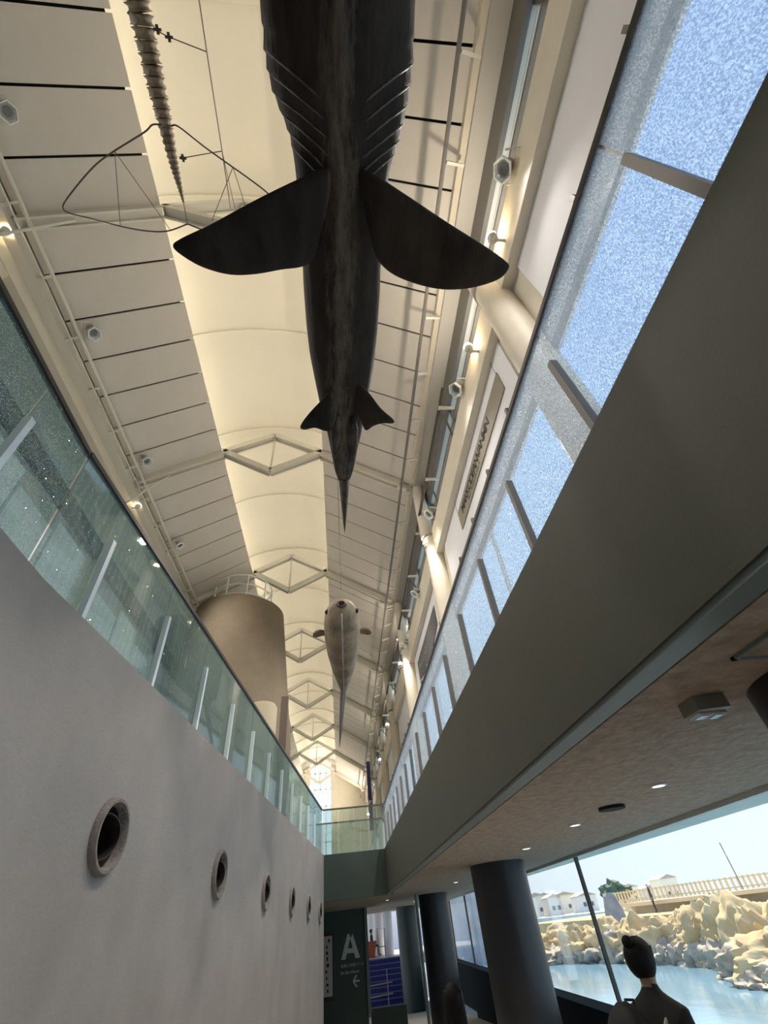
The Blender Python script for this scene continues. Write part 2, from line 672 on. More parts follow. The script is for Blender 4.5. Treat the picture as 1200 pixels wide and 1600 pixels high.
cb = MB()
for y, z in PORT:
    c = Vector((LWX(y), y, z))
    cb.tube([c - NRM * 0.55, c + NRM * 0.2], 0.185, 28)
cut = cb.build('cutter', M_RIM)
mod = wall_left.modifiers.new('cut', 'BOOLEAN')
mod.object = cut
mod.operation = 'DIFFERENCE'
mod.solver = 'EXACT'
dg = bpy.context.evaluated_depsgraph_get()
nm = bpy.data.meshes.new_from_object(wall_left.evaluated_get(dg))
wall_left.modifiers.clear()
wall_left.data = nm
bpy.data.objects.remove(cut)

# right-hand beam carrying the upper walkway
b = MB()
b.hexa([(1.32, Y_BACK, 2.36), (1.46, Y_BACK, 2.36), (1.46, 19.6, 2.33), (1.32, 19.6, 2.31),
        (1.32, Y_BACK, ZU), (1.46, Y_BACK, ZU), (1.46, 19.6, ZU), (1.32, 19.6, ZU)])
struct(b.build('wall_right_beam', M_GREEN), 'dark olive fascia beam below the rain-patterned glass')
b = MB().box(1.335, 1.455, Y_BACK, 17.2, 2.315, 2.36)
struct(b.build('trim_1', M_GROOVE), 'grey-green metal strip along the lower edge of the olive beam')
b = MB().box(1.455, 1.50, Y_BACK, 17.2, 2.34, 2.42)
struct(b.build('trim_2', M_BLACK), 'dark shadow gap beside the metal strip')
# walkway slab and rough soffit
b = MB()
b.hexa([(1.50, Y_BACK, ZS), (WINX(Y_BACK) + .1, Y_BACK, ZS), (WINX(40) + .1, 40, ZS), (1.50, 40, ZS),
        (1.50, Y_BACK, ZS + .12), (WINX(Y_BACK) + .1, Y_BACK, ZS + .12), (WINX(40) + .1, 40, ZS + .12), (1.50, 40, ZS + .12)])
struct(b.build('ceiling_lower', M_SOFFIT), 'rough brown soffit above the sea window')
b = MB().box(1.46, 3.3, Y_BACK, Y_FAR, ZS + .13, ZU)
struct(b.build('floor_upper_right', M_GREYW), 'upper walkway slab on the right')
b = MB().box(3.3, 6.6, Y_BACK, 40, ZS + .13, ZS + .5)
struct(b.build('roof_lower', M_CONC), 'flat roof over the window bay')
b = MB().box(-6.6, -3.0, Y_BACK, Y_FAR, ZU - .3, ZU - .001)
b.box(-3.0, -1.0, Y_END + .02, Y_FAR, ZU - .3, ZU - .001)
struct(b.build('floor_upper_left', M_GREYW), 'upper floor slab on the left')
# bridge across the far end of the ramp
b = MB().box(LWX(Y_END) - .02, 1.32, Y_END, 19.6, 2.28, ZU)
struct(b.build('wall_bridge', M_TEAL), 'dark green front of the bridge between the two glass balustrades')
b = MB().box(-1.2, 1.5, Y_END + .15, 40, 2.275, 2.33)
b.box(-1.2, 1.5, 19.6, 40, 2.33, 2.5)
struct(b.build('ceiling_passage', M_SOFFIT), 'brown ceiling of the passage under the bridge')
b = MB().box(-1.2, 1.46, 19.6, Y_FAR, ZU - .3, ZU - .02)
struct(b.build('floor_upper_far', M_GREYW), 'upper floor beyond the bridge')
# passage: sign wall, jamb, low parapet, left return
YA = 25.0
b = MB().box(-1.2, at(572.5, 1500, y=YA).x, YA, YA + .25, -1.7, 2.3)
wall_end = struct(b.build('wall_end', mat('green_sign_wall', (.060, .088, .074), .6, .05, 2)), 'dark green wall bearing the big letter A')
jx = at(574, 1500, y=YA).x
b = MB().box(jx - .05, jx + .07, YA - .06, YA + .28, -.72, 2.29)
struct(b.build('trim_3', M_GROOVE), 'pale metal jamb beside the letter A wall')
b = MB().box(jx + .05, 2.35, YA + .02, YA + .2, -1.7, -.60)
struct(b.build('wall_parapet', M_TEAL), 'low dark green parapet in front of the blue stairs')
b = MB().box(-1.2, -.78, Y_END, YA, -1.7, 2.28)
struct(b.build('wall_passage_left', M_TEAL), 'dark green left wall of the passage')
# lower window wall: parapet, header, mullions, panes
def along_window(b, y0, y1, z0, z1, off0, off1):
    b.hexa([(WINX(y0) + off0, y0, z0), (WINX(y0) + off1, y0, z0), (WINX(y1) + off1, y1, z0), (WINX(y1) + off0, y1, z0),
            (WINX(y0) + off0, y0, z1), (WINX(y0) + off1, y0, z1), (WINX(y1) + off1, y1, z1), (WINX(y1) + off0, y1, z1)])
    return b
struct(along_window(MB(), Y_BACK, 33, -2.0, .19, -.28, .1).build('wall_right_sill', mat('dark_navy_sill', (.010, .018, .026), .9, spec=.1)), 'dark low wall under the sea window')
win = sroot('window_1', 'large window towards the rocky shore and water')
along_window(MB(), Y_BACK, 40, ZS - .05, ZS + .0, -.05, .06).build('header', mat('pale_teal_header', (0.42, 0.50, 0.50), 0.4), win)
MY = [-6.0, -1.2, 3.6 - .1, 11.12, 15.6, 20.2, 24.8, 29.4, 34]
prev = Y_BACK
for i, y in enumerate(MY):
    MB().bar((WINX(y), y, .19), (WINX(y), y, ZS - .04), .05, .07, (1, 0, 0)).build('mullion', M_DARKMETAL, win)
    along_window(MB(), prev + .03, y - .03, .19, ZS - .05, -.006, .006).build('pane', G_CLEAR, win)
    prev = y

# upper right wall with windows, cream beam, white panels
wallR = sroot('wall_right', 'upper right wall of windows, cream beam and white panels')
def wz(zz):
    return zz + EYE
b = MB().box(XW, XW + .3, Y_BACK, Y_FAR, ZU, 4.1)
b.build('sill_wall', M_WHITE, wallR)
b = MB().box(XW, XW + .3, Y_BACK, Y_FAR, wz(6.0), wz(8.75))
b.build('band_wall', M_CREAM, wallR)
MB().box(XW, XW + .05, Y_BACK, Y_FAR, wz(5.39), wz(6.0)).build('window_apron', M_WHITE, wallR)
b = MB().box(XW, XW + .3, Y_BACK, Y_FAR, wz(9.6), wz(11.2))
b.build('head_wall', M_GREYW, wallR)
b = MB().box(2.80, XW, Y_BACK, Y_FAR, wz(7.45), wz(8.25))
b.build('beam', M_CREAM, wallR)
b = MB().box(2.93, XW - .001, Y_BACK, Y_FAR, wz(5.95), wz(6.12))
b.build('ledge', M_GREYW, wallR)
b = MB().box(2.94, XW - .001, Y_BACK, Y_FAR, wz(5.39), wz(5.50))
b.build('window_head', M_PIPE, wallR)
for k in range(-1, 8):
    y0, y1 = 2.87 + 7 * (k - 1) + .62, 2.87 + 7 * k - .62
    if y1 < Y_BACK + 1:
        continue
    y0 = max(y0, Y_BACK + .1)
    MB().box(2.965, XW - .001, y0, y1, wz(6.14), wz(7.44)).build('white_panel', M_WHITE, wallR)
    for q in range(int((y1 - y0) / 1.35)):
        yy = y0 + .5 + q * 1.35
        MB().box(2.86, 2.99, yy, yy + .06, wz(5.98), wz(6.10)).build('ledge_bracket', M_PIPE, wallR)
for i in range(0, 20):
    y = Y_BACK + .37 + i * 3.5
    if y > Y_FAR - 1:
        break
    MB().box(XW + .0, XW + .06, y - .03, y + .03, 4.1, wz(5.40)).build('mullion', M_WHITE, wallR)
    MB().box(XW + .02, XW + .03, y + .04, y + 3.46, 4.1, wz(5.40)).build('pane', G_CLEAR, wallR)
    # clerestory strip
    MB().box(XW + .03, XW + .13, y - .05, y + .05, wz(8.75), wz(9.6)).build('clerestory_mullion', M_PIPE, wallR)
    MB().box(XW + .115, XW + .125, y + .05, y + 3.45, wz(8.75), wz(9.6)).build('clerestory_pane', G_CLEAR, wallR)
MB().box(XW + .02, XW + .12, Y_BACK, Y_FAR, wz(9.12), wz(9.2)).build('transom', M_PIPE, wallR)
MB().box(2.93, XW + .02, Y_BACK, Y_FAR, wz(9.56), wz(10.28)).build('window_frame', M_PIPE, wallR)

# upper left wall
wallL = sroot('wall_left_upper', 'pale upper left wall seen through the teal glass')
MB().box(-6.9, -6.6, Y_BACK, Y_FAR, ZU - .3, 12.7).build('plaster', M_GREYW, wallL)
for k in range(0, 9):
    y0 = -3.2 + 7 * k
    for q in range(4):
        MB().box(-6.6, -6.52, y0 + q * 1.5, y0 + q * 1.5 + 1.4, ZU, 9.0 + .35 * (q % 2)).build('white_panel', M_WHITE, wallL)
    MB().box(-6.6, -6.42, y0 - .7, y0 - .15, ZU, 12.0).build('pilaster', M_CREAM, wallL)
MB().box(-6.6, -6.45, Y_BACK, Y_FAR, 9.6, 10.1).build('band', M_PIPE, wallL)

# back walls (behind the photographer) and far gable
b = MB().box(-6.9, 6, Y_BACK - .3, Y_BACK, -1, 15.4)
struct(b.build('wall_back', M_GREYW), 'wall behind the viewer')
gab = sroot('wall_gable', 'pale gable wall at the far end of the hall')
b = MB().box(-6.9, -3.2, Y_FAR, Y_FAR + .3, ZU, 15)
b.box(-.9, 3.3, Y_FAR, Y_FAR + .3, ZU, 15)
b.box(-3.2, -.9, Y_FAR, Y_FAR + .3, ZU, 5.2)
b.build('plaster', M_CREAM, gab)
for i in range(5):
    x = -3.2 + 2.3 * i / 4
    MB().box(x - .05, x + .05, Y_FAR + .05, Y_FAR + .2, 5.2, 15).build('mullion', M_WHITE, gab)
for i in range(7):
    z = 5.2 + 1.5 * i
    MB().box(-3.2, -.9, Y_FAR + .05, Y_FAR + .2, z - .05, z + .05).build('transom', M_WHITE, gab)
MB().box(-3.2, -.9, Y_FAR + .12, Y_FAR + .13, 5.2, 15).build('pane', G_CLEAR, gab)

# roof: panels with open joints, vault between them
XL, ZL, XLE, ZLE = -3.76, wz(12.25), -6.12, wz(10.88)
XR, ZRR, XRE, ZRE = -.37, wz(12.22), 2.48, wz(10.52)
ceil = sroot('ceiling', 'pale roof of wide panels with dark joints and a cream vault')
def slope_panel(x0, z0, x1, z1, ln, th=.05):
    d = Vector((x1 - x0, 0, z1 - z0)).normalized()
    n = Vector((-d.z, 0, d.x))
    if n.z < 0:
        n = -n
    a, c = Vector((x0, 0, z0)), Vector((x1, 0, z1))
    return MB().hexa([a, c, c + Vector((0, ln, 0)), a + Vector((0, ln, 0)), a + n * th, c + n * th, c + n * th + Vector((0, ln, 0)), a + n * th + Vector((0, ln, 0))])
mL = slope_panel(XL, ZL, XLE, ZLE, .955).mesh('roof_panel', M_ROOF)
mR = slope_panel(XR, ZRR, XRE, ZRE, .955).mesh('roof_panel', M_ROOF)
y = 2.87 - 11 + .0225
while y < Y_FAR - .5:
    for me in (mL, mR):
        o = link('roof_panel', me, ceil, (0, y, 0))
    y += 1.0
b = slope_panel(XL - .12, ZL + .03, XLE - .4, ZLE + .10 - .23, Y_FAR - Y_BACK, .1)
o = b.build('backing', M_BLACK, ceil, loc=(0, Y_BACK, 0))
b = slope_panel(XR + .12, ZRR + .03, XRE + .4, ZRE + .10 - .235, Y_FAR - Y_BACK, .1)
o = b.build('backing', M_BLACK, ceil, loc=(0, Y_BACK, 0))
# barrel vault with ribs
XC = (XL + XR) / 2
def vault_pt(u, dz=0.0):                    # u in -1..1
    return XC + u * 2.35, wz(13.62) - .75 * u * u + dz
b = MB()
pts = [vault_pt(-1 + 2 * i / 14) for i in range(15)]
outer = [(x, z + .06) for x, z in pts]
for yy0, yy1 in ((Y_BACK, Y_FAR),):
    r0 = [(x, yy0, z) for x, z in pts] + [(x, yy0, z) for x, z in outer[::-1]]
    r1 = [(x, yy1, z) for x, z in pts] + [(x, yy1, z) for x, z in outer[::-1]]
    b.quadstrip([r0, r1])
b.build('vault', M_VAULT, ceil, smooth=True)
for k in range(-2, 15):
    yy = 2.87 + 3.5 * k
    if yy < Y_BACK + .3 or yy > Y_FAR:
        continue
    b = MB()
    w = .22 if k % 2 else .10
    ins = [vault_pt(-1 + 2 * i / 14, -.07) for i in range(15)]
    r0 = [(x, yy - w, z) for x, z in ins] + [(x, yy - w, z + .05) for x, z in ins[::-1]]
    r1 = [(x, yy + w, z) for x, z in ins] + [(x, yy + w, z + .05) for x, z in ins[::-1]]
    b.quadstrip([r0, r1])
    b.build('vault_rib', M_VAULT, ceil, smooth=True)
# upstands between roof edge and vault springing (outside, closes the cove)
for x in (XL - .75, XR + .75):
    MB().box(x - .05, x + .05, Y_BACK, Y_FAR, wz(12.35), wz(13.2)).build('cove_upstand', M_VAULT, ceil)
# cove tubes lying on the top of the roof edge
M_COVE = emit('cove_tube_glow', (1.0, 0.90, 0.70), 8.0)
for x, zt in ((XL - .32, wz(12.36)), (XR + .32, wz(12.33))):
    y = Y_BACK + .4
    while y < Y_FAR - 2.5:
        MB().box(x - .03, x + .03, y, y + 3.3, zt, zt + .05).build('cove_lamp', M_COVE, ceil)
        y += 3.5
# eaves
MB().box(2.46, 2.60, Y_BACK, Y_FAR, wz(10.38), wz(10.60)).build('eave_beam', M_CREAM, ceil)
MB().box(2.58, XW + .3, Y_BACK, Y_FAR, wz(10.28), wz(10.40)).build('eave_soffit', M_GREYW, ceil)
MB().box(-6.42, -6.16, Y_BACK, Y_FAR, wz(10.55), wz(10.98)).build('eave_beam', M_STEEL, ceil)
MB().box(-6.60, -6.40, Y_BACK, Y_FAR, wz(10.20), wz(10.62)).build('eave_beam', M_CREAM, ceil)
MB().box(-6.62, -6.10, Y_BACK, Y_FAR, wz(10.98), wz(11.3)).build('eave_backing', M_BLACK, ceil)

# ================================================================== TRUSSES
def hbeam(b, p, q, d=.20, w=.24):
    p, q = Vector(p), Vector(q)
    dr = (q - p).normalized()
    s = Vector((0, 1, 0))
    u = s.cross(dr).normalized()
    for sgn in (-1, 1):
        b.bar(p + s * sgn * (w / 2 - .02), q + s * sgn * (w / 2 - .02), .04, d, u)
    b.bar(p, q, w - .06, .03, u)
    return b
ORD = ['first', 'second', 'third', 'fourth', 'fifth', 'sixth', 'seventh', 'eighth']
TT, TL, TR_, TB = (-2.06, 13.13), (-3.71, 12.24), (-.395, 12.18), (-2.08, 11.22)
for k, y in enumerate(KTRUSS):
    t = thing('roof_truss', ('%s pale steel diamond truss counted from the viewer' % ORD[k]) + (', above the shark' if k == 0 else ', just past the shark tail' if k == 1 else ', over the round tower' if k == 2 else ''), 'truss', (XC, y, wz(11.2)), group='diamond roof trusses')
    g = lambda q: (q[0], y, wz(q[1]))
    for p, q in ((TT, TL), (TT, TR_), (TB, TL), (TB, TR_)):
        hbeam(MB(), g(p), g(q)).build('chord', M_STEEL, t)
    MB().tube([g((TT[0], TT[1] - .05)), g((TB[0], TB[1] + .05))], .035, 8).build('strut', M_STEEL, t, True)
    hbeam(MB(), g((TL[0], TL[1] - .12)), (-6.15, y, wz(10.75)), .26).build('rafter', M_STEEL, t)
    hbeam(MB(), g((TR_[0], TR_[1] - .12)), (2.15, y, wz(10.53)), .26).build('rafter', M_STEEL, t)
    b = MB().tube([(2.12, y, wz(10.45)), (2.36, y, wz(10.2))], .11, 12)
    b.box(2.1, 2.5, y - .05, y + .05, wz(10.2), wz(10.34))
    b.build('bearing', M_STEEL, t, True)
    MB().tube([(-6.2, y + .0, wz(9.9)), (-5.2, y, wz(11.15))], .03, 8).build('tie_rod', M_STEEL, t, True)

# round white columns against the right wall
for k, y in enumerate(KTRUSS):
    t = thing('round_column', ('%s cream round column on the upper right wall, counted from the viewer' % ORD[k]), 'column', (2.87, y, ZU), group='cream round wall columns')
    MB().lathe([(.285, 0), (.285, wz(8.2) - ZU)], (2.87, y, ZU), 28).build('shaft', M_CREAM, t, True)
    MB().lathe([(.31, wz(8.1) - ZU), (.31, wz(8.2) - ZU)], (2.87, y, ZU), 28).build('collar', M_POSTB, t, True)
    MB().lathe([(.20, wz(8.2) - ZU), (.20, wz(10.3) - ZU)], (2.72, y, ZU), 20).build('upper_shaft', M_CREAM, t, True)

# ================================================================== RAILS ALONG THE EAVES
t = thing('eave_pipe', 'long dark pipe with white arms below the right roof slope', 'pipe', (2.1, 20, wz(10)))
MB().tube([(2.1, Y_BACK + .5, wz(10.0)), (2.1, Y_FAR - .5, wz(10.0))], .04, 8).build('pipe', M_PIPE, t, True)
me = MB().bar((2.14, 0, wz(9.98)), (2.5, .05, wz(10.12)), .05, .07).mesh('arm', M_STEEL)
for k in range(0, 34):
    link('arm', me, t, (-2.1, 2.05 + 1.4 * k - 3.5 - 20, -wz(10)))
t = thing('window_pipe', 'dark pipe with short white arms along the clerestory windows', 'pipe', (2.6, 20, wz(9)))
MB().tube([(2.58, 5.4, wz(9.05)), (2.58, Y_FAR - .5, wz(9.05))], .045, 8).build('pipe', M_DARKMETAL, t, True)
me = MB().bar((2.58, 0, wz(9.0)), (2.92, 0, wz(9.0)), .06, .06).box(2.55, 2.62, -.05, .05, wz(8.98), wz(9.15)).mesh('arm', M_STEEL)
me2 = MB().bar((2.6, 0, wz(9.0)), (3.0, .7, wz(8.75)), .05, .03).mesh('stay', M_PIPE)
for k in range(0, 20):
    link('arm', me, t, (-2.6, 5.9 + 2.33 * k - 20, -wz(9)))
    link('stay', me2, t, (-2.6, 5.9 + 2.33 * k - 20, -wz(9)))
t = thing('eave_rail', 'long pale rail with short arms below the left roof slope', 'rail', (-5.9, 20, wz(10.8)))
MB().tube([(-5.9, Y_BACK + .5, wz(10.78)), (-5.9, Y_FAR - .5, wz(10.78))], .045, 8).build('rail', M_STEEL, t, True)
MB().tube([(-6.02, Y_BACK + .5, wz(10.6)), (-6.02, Y_FAR - .5, wz(10.6))], .02, 6).build('conduit', M_STEEL, t, True)
me = MB().bar((-5.92, 0, wz(10.76)), (-6.2, .03, wz(10.6)), .05, .06).mesh('arm', M_STEEL)
for k in range(-3, 34):
    link('arm', me, t, (5.9, 2.5 + 1.33 * k - 20, -wz(10.8)))

# ================================================================== LAMPS
M_BULB = emit('lamp_glow', (1.0, 0.76, 0.42), 40.0)
def uplight(y, x, zz, tgt, label, energy, k):
    t = thing('uplight', label, 'lamp', (x, y, wz(zz)), group='glowing eave uplights')
    MB().lathe([(.02, -.16), (.07, -.13), (.085, -.02), (.075, -.02), (.06, -.05)], (x, y, wz(zz)), 14).build('housing', M_STEEL, t, True)
    MB().ball((x, y, wz(zz) + .02), .085, 8).build('bulb', M_BULB, t, True)
    sgn = 1 if x > 0 else -1
    MB().bar((x, y, wz(zz) - .14), (x + sgn * .25, y, wz(zz) - .14), .04, .04).build('arm', M_STEEL, t)
    lamp('beam_light', (x, y, wz(zz) + .14), tgt, energy, (1.0, .88, .70), 150, 1.0, .08, t)
RL = ['by the tip of the shark fin', 'above the taupe banner', 'at the head of the second round column', 'at the head of the third round column', 'at the head of the fourth round column', 'on the right wall far down the hall', 'added on the right wall to brighten the far end']
for k, y in enumerate([1.99, 3.86, 9.8, 17.77, 25.3, 32.0, 47.0]):  # the last one is an added lamp for a brighter far end
    uplight(y, 2.62, 7.95, (1.2, y, wz(12)), 'glowing warm uplight ' + RL[k], 75, k)
LL = ['on the left eave at the picture edge', 'on the left eave above the teal glass', 'on the left eave beside the round tower', 'on the left eave beyond the round tower']
for k, y in enumerate([2.94, 10.61, 18.0, 27.0]):
    uplight(y, -6.25, 10.55, (-3.6, y, wz(12.4)), 'glowing warm uplight ' + LL[k], 150, k)

for x_, l_ in ((2.62, 'right'), (-6.25, 'left')):  # added pair of lamps that brightens the far end of the hall
    uplight(50.5, x_, 7.95, (-2, 50, wz(11)), 'glowing warm uplight added to brighten the gable wall, ' + l_ + ' side', 700, 0)

def floodlight(px, py, x, label, tgt):
    p = at(px, py, x=x)
    t = thing('floodlight', label, 'floodlight', p, group='white box floodlights')
    sg = 1 if x > 0 else -1
    d = (Vector(tgt) - p).normalized()
    s = d.cross(Vector((0, 0, 1))).normalized()
    u = s.cross(d)
    M3 = lambda a, b_, c: p + s * a + u * b_ + d * c
    oc = lambda r, c, n=6: [M3(r * math.cos(2 * math.pi * k / n), r * math.sin(2 * math.pi * k / n) * .85, c) for k in range(n)]
    MB().quadstrip([oc(.07, -.17, 12), oc(.10, -.13, 12), oc(.105, .04, 12), oc(.125, .06, 12)]).build('housing', mat('grey_barrel', (.34, .33, .31), .5), t, True)
    MB().quadstrip([oc(.165, .05), oc(.185, .13), oc(.165, .13), oc(.145, .05)], True, False).build('visor', M_POSTW, t)
    MB().quadstrip([oc(.09, .061, 12), oc(.085, .07, 12)]).build('lens', mat('floodlight_lens', (.12, .13, .14), .15), t)
    MB().tube([M3(-.22, 0, 0), M3(-.22, -.22, -.05), M3(.22, -.22, -.05), M3(.22, 0, 0)], .015, 6).build('yoke', M_STEEL, t)
    MB().bar(M3(0, -.22, -.05), p + Vector((sg * .34, 0, -.1)), .04, .04).build('arm', M_STEEL, t)
    lamp('beam_light', p + d * .2, tgt, 340, (1.0, .93, .84), 130, 1.0, .12, t)
    return t
HT = (-.5, 6, 1)
FR = [((790, 262), 'beside the topmost glowing lamp'), ((715, 605), 'right beside the upper end of the banner'), ((672, 800), 'under the second roof truss knuckle'), ((650, 925), 'above the second banner'), ((633, 1005), 'farthest one seen on the right wall')]
for (px, py), l in FR:
    p = at(px, py, x=2.68)
    floodlight(px, py, 2.68, 'white box floodlight on the right wall, ' + l, (-2.5, p.y + 1.5, 3.4))
FL = [((10, 172), 'at the left picture edge'), ((145, 518), 'above the near teal glass'), ((228, 718), 'beside the first full truss'), ((280, 850), 'nearest the round tower')]
for (px, py), l in FL:
    p = at(px, py, x=-5.65)
    floodlight(px, py, -5.65, 'white box floodlight under the left roof slope, ' + l, (0.5, p.y + 2, 3.4))

# ================================================================== BALUSTRADES
def balustrade(name, label, pts, joints, glass, post_mat, postfn, z0=ZU, zr=ZR, ptop=4.11, capm=M_DARKMETAL, cap=.045):
    """pts(y) -> Vector on the glass line, joints: list of parameters; postfn(i) tells whether a post stands there."""
    a, c = pts(joints[0]), pts(joints[-1])
    t = thing(name, label, 'balustrade', ((a.x + c.x) / 2, (a.y + c.y) / 2, z0))
    for i in range(len(joints) - 1):
        p, q = pts(joints[i]), pts(joints[i + 1])
        d = (q - p).normalized()
        p, q = p + d * .008, q - d * .008
        n = Vector((d.y, -d.x, 0)) * .006
        Z = Vector((0, 0, 1))
        MB().hexa([p - n + Z * (z0 + .002), q - n + Z * (z0 + .002), q + n + Z * (z0 + .002), p + n + Z * (z0 + .002),
                   p - n + Z * (zr - .02), q - n + Z * (zr - .02), q + n + Z * (zr - .02), p + n + Z * (zr - .02)]).build('glass_pane', glass, t)
    for i, jn in enumerate(joints):
        off = postfn(i)
        if off is None:
            continue
        p = pts(jn) + off
        d = (pts(jn + .05) - pts(jn)).normalized()
        MB().bar((p.x, p.y, z0 + .002), (p.x, p.y, ptop), .05, .045, d).build('post', post_mat, t)
    b = MB()
    for i in range(len(joints) - 1):
        p, q = pts(joints[i]), pts(joints[i + 1])
        b.bar((p.x, p.y, zr), (q.x, q.y, zr), cap, .04)
    b.build('top_rail', capm, t)
    return t

jr = [-3.84 + 1.03 * k for k in range(21)]
jr[-1] = 16.98
balustrade('glass_balustrade', 'rain-patterned glass balustrade with grey-brown posts on the olive beam', lambda y: Vector((1.43, y, 0)), jr, G_PATTERN, M_POSTB, lambda i: Vector((-.035, 0, 0)))
jl = [-5.51 + 1.21 * k for k in range(7)] + [2.36]
balustrade('glass_balustrade', 'near teal glass balustrade at the left picture edge, before the bend', lambda y: Vector((-1.92, y, 0)), jl, G_TEAL, M_POSTW, lambda i: Vector((.035, 0, 0)) if i < 7 else None)
jl2 = [2.36, 2.95] + [2.95 + 1.215 * k for k in range(1, 12)]
jl2[-1] = 16.95
balustrade('glass_balustrade', 'long teal glass balustrade on the grey wall, beyond the bend', lambda y: Vector((LWX(y) - .11 + .05 * (y - 2.4) / 14.6, y, 0)), jl2, G_TEAL, M_POSTW, lambda i: Vector((.035, 0, 0)) if i > 0 else None)
jb = [-.58 + .5 * k for k in range(5)]
jb[-1] = 1.40
balustrade('glass_balustrade', 'pale glass balustrade on the near edge of the bridge', lambda x: Vector((x, Y_END + .04, 0)), jb, G_BRIDGE, M_POSTW, lambda i: None)
jb2 = [-.9 + .8 * k for k in range(4)]
balustrade('glass_balustrade', 'pale glass balustrade on the far edge of the bridge', lambda x: Vector((x, 19.5, 0)), jb2, G_BRIDGE, M_POSTW, lambda i: None)

# ================================================================== ROUND VENTS
WHERE = ['largest and nearest round vent in the grey wall', 'second round vent from the viewer in the grey wall', 'third round vent from the viewer in the grey wall', 'fourth round vent from the viewer in the grey wall', 'fifth round vent from the viewer in the grey wall', 'smallest and farthest round vent, next to the dark green bridge']
for i, (y, z) in enumerate(PORT):
    c = Vector((LWX(y), y, z))
    t = thing('round_vent', WHERE[i], 'vent', c, group='round vents in the grey wall')
    Z = Vector((0, 0, 1))
    def ring(r, d, n=32):
        return [c + NRM * d + (ALONG * math.cos(2 * math.pi * k / n) + Z * math.sin(2 * math.pi * k / n)) * r for k in range(n)]
    b = MB()
    b.quadstrip([ring(.235, .0), ring(.232, .025), ring(.218, .045), ring(.200, .045), ring(.186, .025), ring(.182, -.02)], True, False)
    b.build('rim', M_RIM, t, True)
    b = MB()
    b.quadstrip([ring(.182, -.02), ring(.180, -.40)], True, False)
    b.face(list(range(len(b.v) - 32, len(b.v))))
    b.build('sleeve', M_DUCT, t, True)
    # swivelling nozzle, turned down the hall
    ax = (NRM * .80 + ALONG * -.55 + Z * -.10).normalized()
    s1 = ax.cross(Z).normalized()
    s2 = s1.cross(ax)
    cc = c - NRM * .10
    def ring2(r, d, n=28):
        return [cc + ax * d + (s1 * math.cos(2 * math.pi * k / n) + s2 * math.sin(2 * math.pi * k / n)) * r for k in range(n)]
    b = MB()
    b.quadstrip([ring2(.15, -.10), ring2(.142, .10), ring2(.136, .10), ring2(.13, -.08)], True, False)
    b.build('nozzle', mat('brown_nozzle', (.10, .082, .076), .45, metal=.3), t, True)

# ================================================================== DARK COLUMNS
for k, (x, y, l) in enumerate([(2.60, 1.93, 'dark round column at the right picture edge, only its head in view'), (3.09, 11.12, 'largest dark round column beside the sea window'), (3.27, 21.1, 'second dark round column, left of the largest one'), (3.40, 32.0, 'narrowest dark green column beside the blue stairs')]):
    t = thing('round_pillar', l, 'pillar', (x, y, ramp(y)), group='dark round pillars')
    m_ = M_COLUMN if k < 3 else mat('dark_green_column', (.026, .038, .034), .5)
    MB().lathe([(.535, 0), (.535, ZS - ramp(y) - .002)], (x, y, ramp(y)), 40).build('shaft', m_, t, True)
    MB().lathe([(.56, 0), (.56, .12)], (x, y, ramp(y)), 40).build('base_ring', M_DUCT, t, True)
b = MB()
b.tube([(2.55, 20.3, ramp(20.3) + .02), (2.55, 20.3, ZS)], .05, 8)
tag(b.build('drain_pipe', M_GROOVE, None, True), 'thin grey-green pipe between the two farther pillars', 'pipe')

# ================================================================== SOFFIT FITTINGS
M_DISC = emit('downlight_glow', (1.0, .86, .70), 2.2)
DL = [(1028, 1226, 'brightest downlight in the brown soffit above the sea window'), (898, 1288, 'downlight left of the dark round grille in the soffit'), (822, 1325, 'downlight just above the largest dark pillar'), (712, 1378, 'downlight above the gap between the two big pillars'), (605, 1406, 'downlight under the bridge corner'), (648, 1408, 'downlight above the narrow green pillar')]
for px, py, l in DL:
    p = at(px, py, z=ZS if py < 1400 else 2.33)
    t = thing('downlight', l, 'downlight', (p.x, p.y, ZS - .01), group='soffit downlights')
    MB().lathe([(.075, -.012), (.075, .0), (.06, .0)], (p.x, p.y, ZS - .002), 20).build('trim_ring', M_WHITE, t, True)
    MB().lathe([(.055, -.006), (.055, -.002)], (p.x, p.y, ZS - .008), 18).build('lens', M_DISC, t)
    lamp('beam_light', (p.x, p.y, ZS - .03), (p.x, p.y, -2), 60, (1.0, .88, .74), 120, 1.0, .05, t)
p = at(955, 1260, z=ZS)
t = thing('ceiling_grille', 'dark round grille set in the brown soffit', 'grille', (p.x, p.y, ZS))
MB().lathe([(.14, -.03), (.14, -.001), (.11, -.001)], (p.x, p.y, ZS), 24).build('ring', M_BLACK, t, True)
for q in (-.06, 0, .06):
    MB().box(p.x - .11, p.x + .11, p.y + q - .012, p.y + q + .012, ZS - .025, ZS - .01).build('slat', M_BLACK, t)
p = at(1105, 1112, z=ZS - .06)
t = thing('emergency_light', 'grey box with two square windows fixed to the soffit', 'light fitting', (p.x, p.y, ZS))
k_ = .62
b = MB().prism([(p.x + u * k_, p.y + v * k_, ZS - .07) for u, v in ((-.16, -.12), (.10, -.16), (.18, .06), (.08, .17), (-.16, .10))], (0, 0, .069))
b.build('housing', mat('grey_fitting', (.20, .20, .17), .5), t)
for q in (0, 1):
    f = MB().box(p.x - .075 + q * .085, p.x + .0 + q * .085, p.y - .03, p.y + .06, ZS - .08, ZS - .071).build('window_frame', M_WHITE, t)
    MB().box(p.x - .062 + q * .085, p.x - .013 + q * .085, p.y - .018, p.y + .048, ZS - .084, ZS - .0805).build('window_pane', mat('dark_lens', (.10, .12, .16), .2), f)
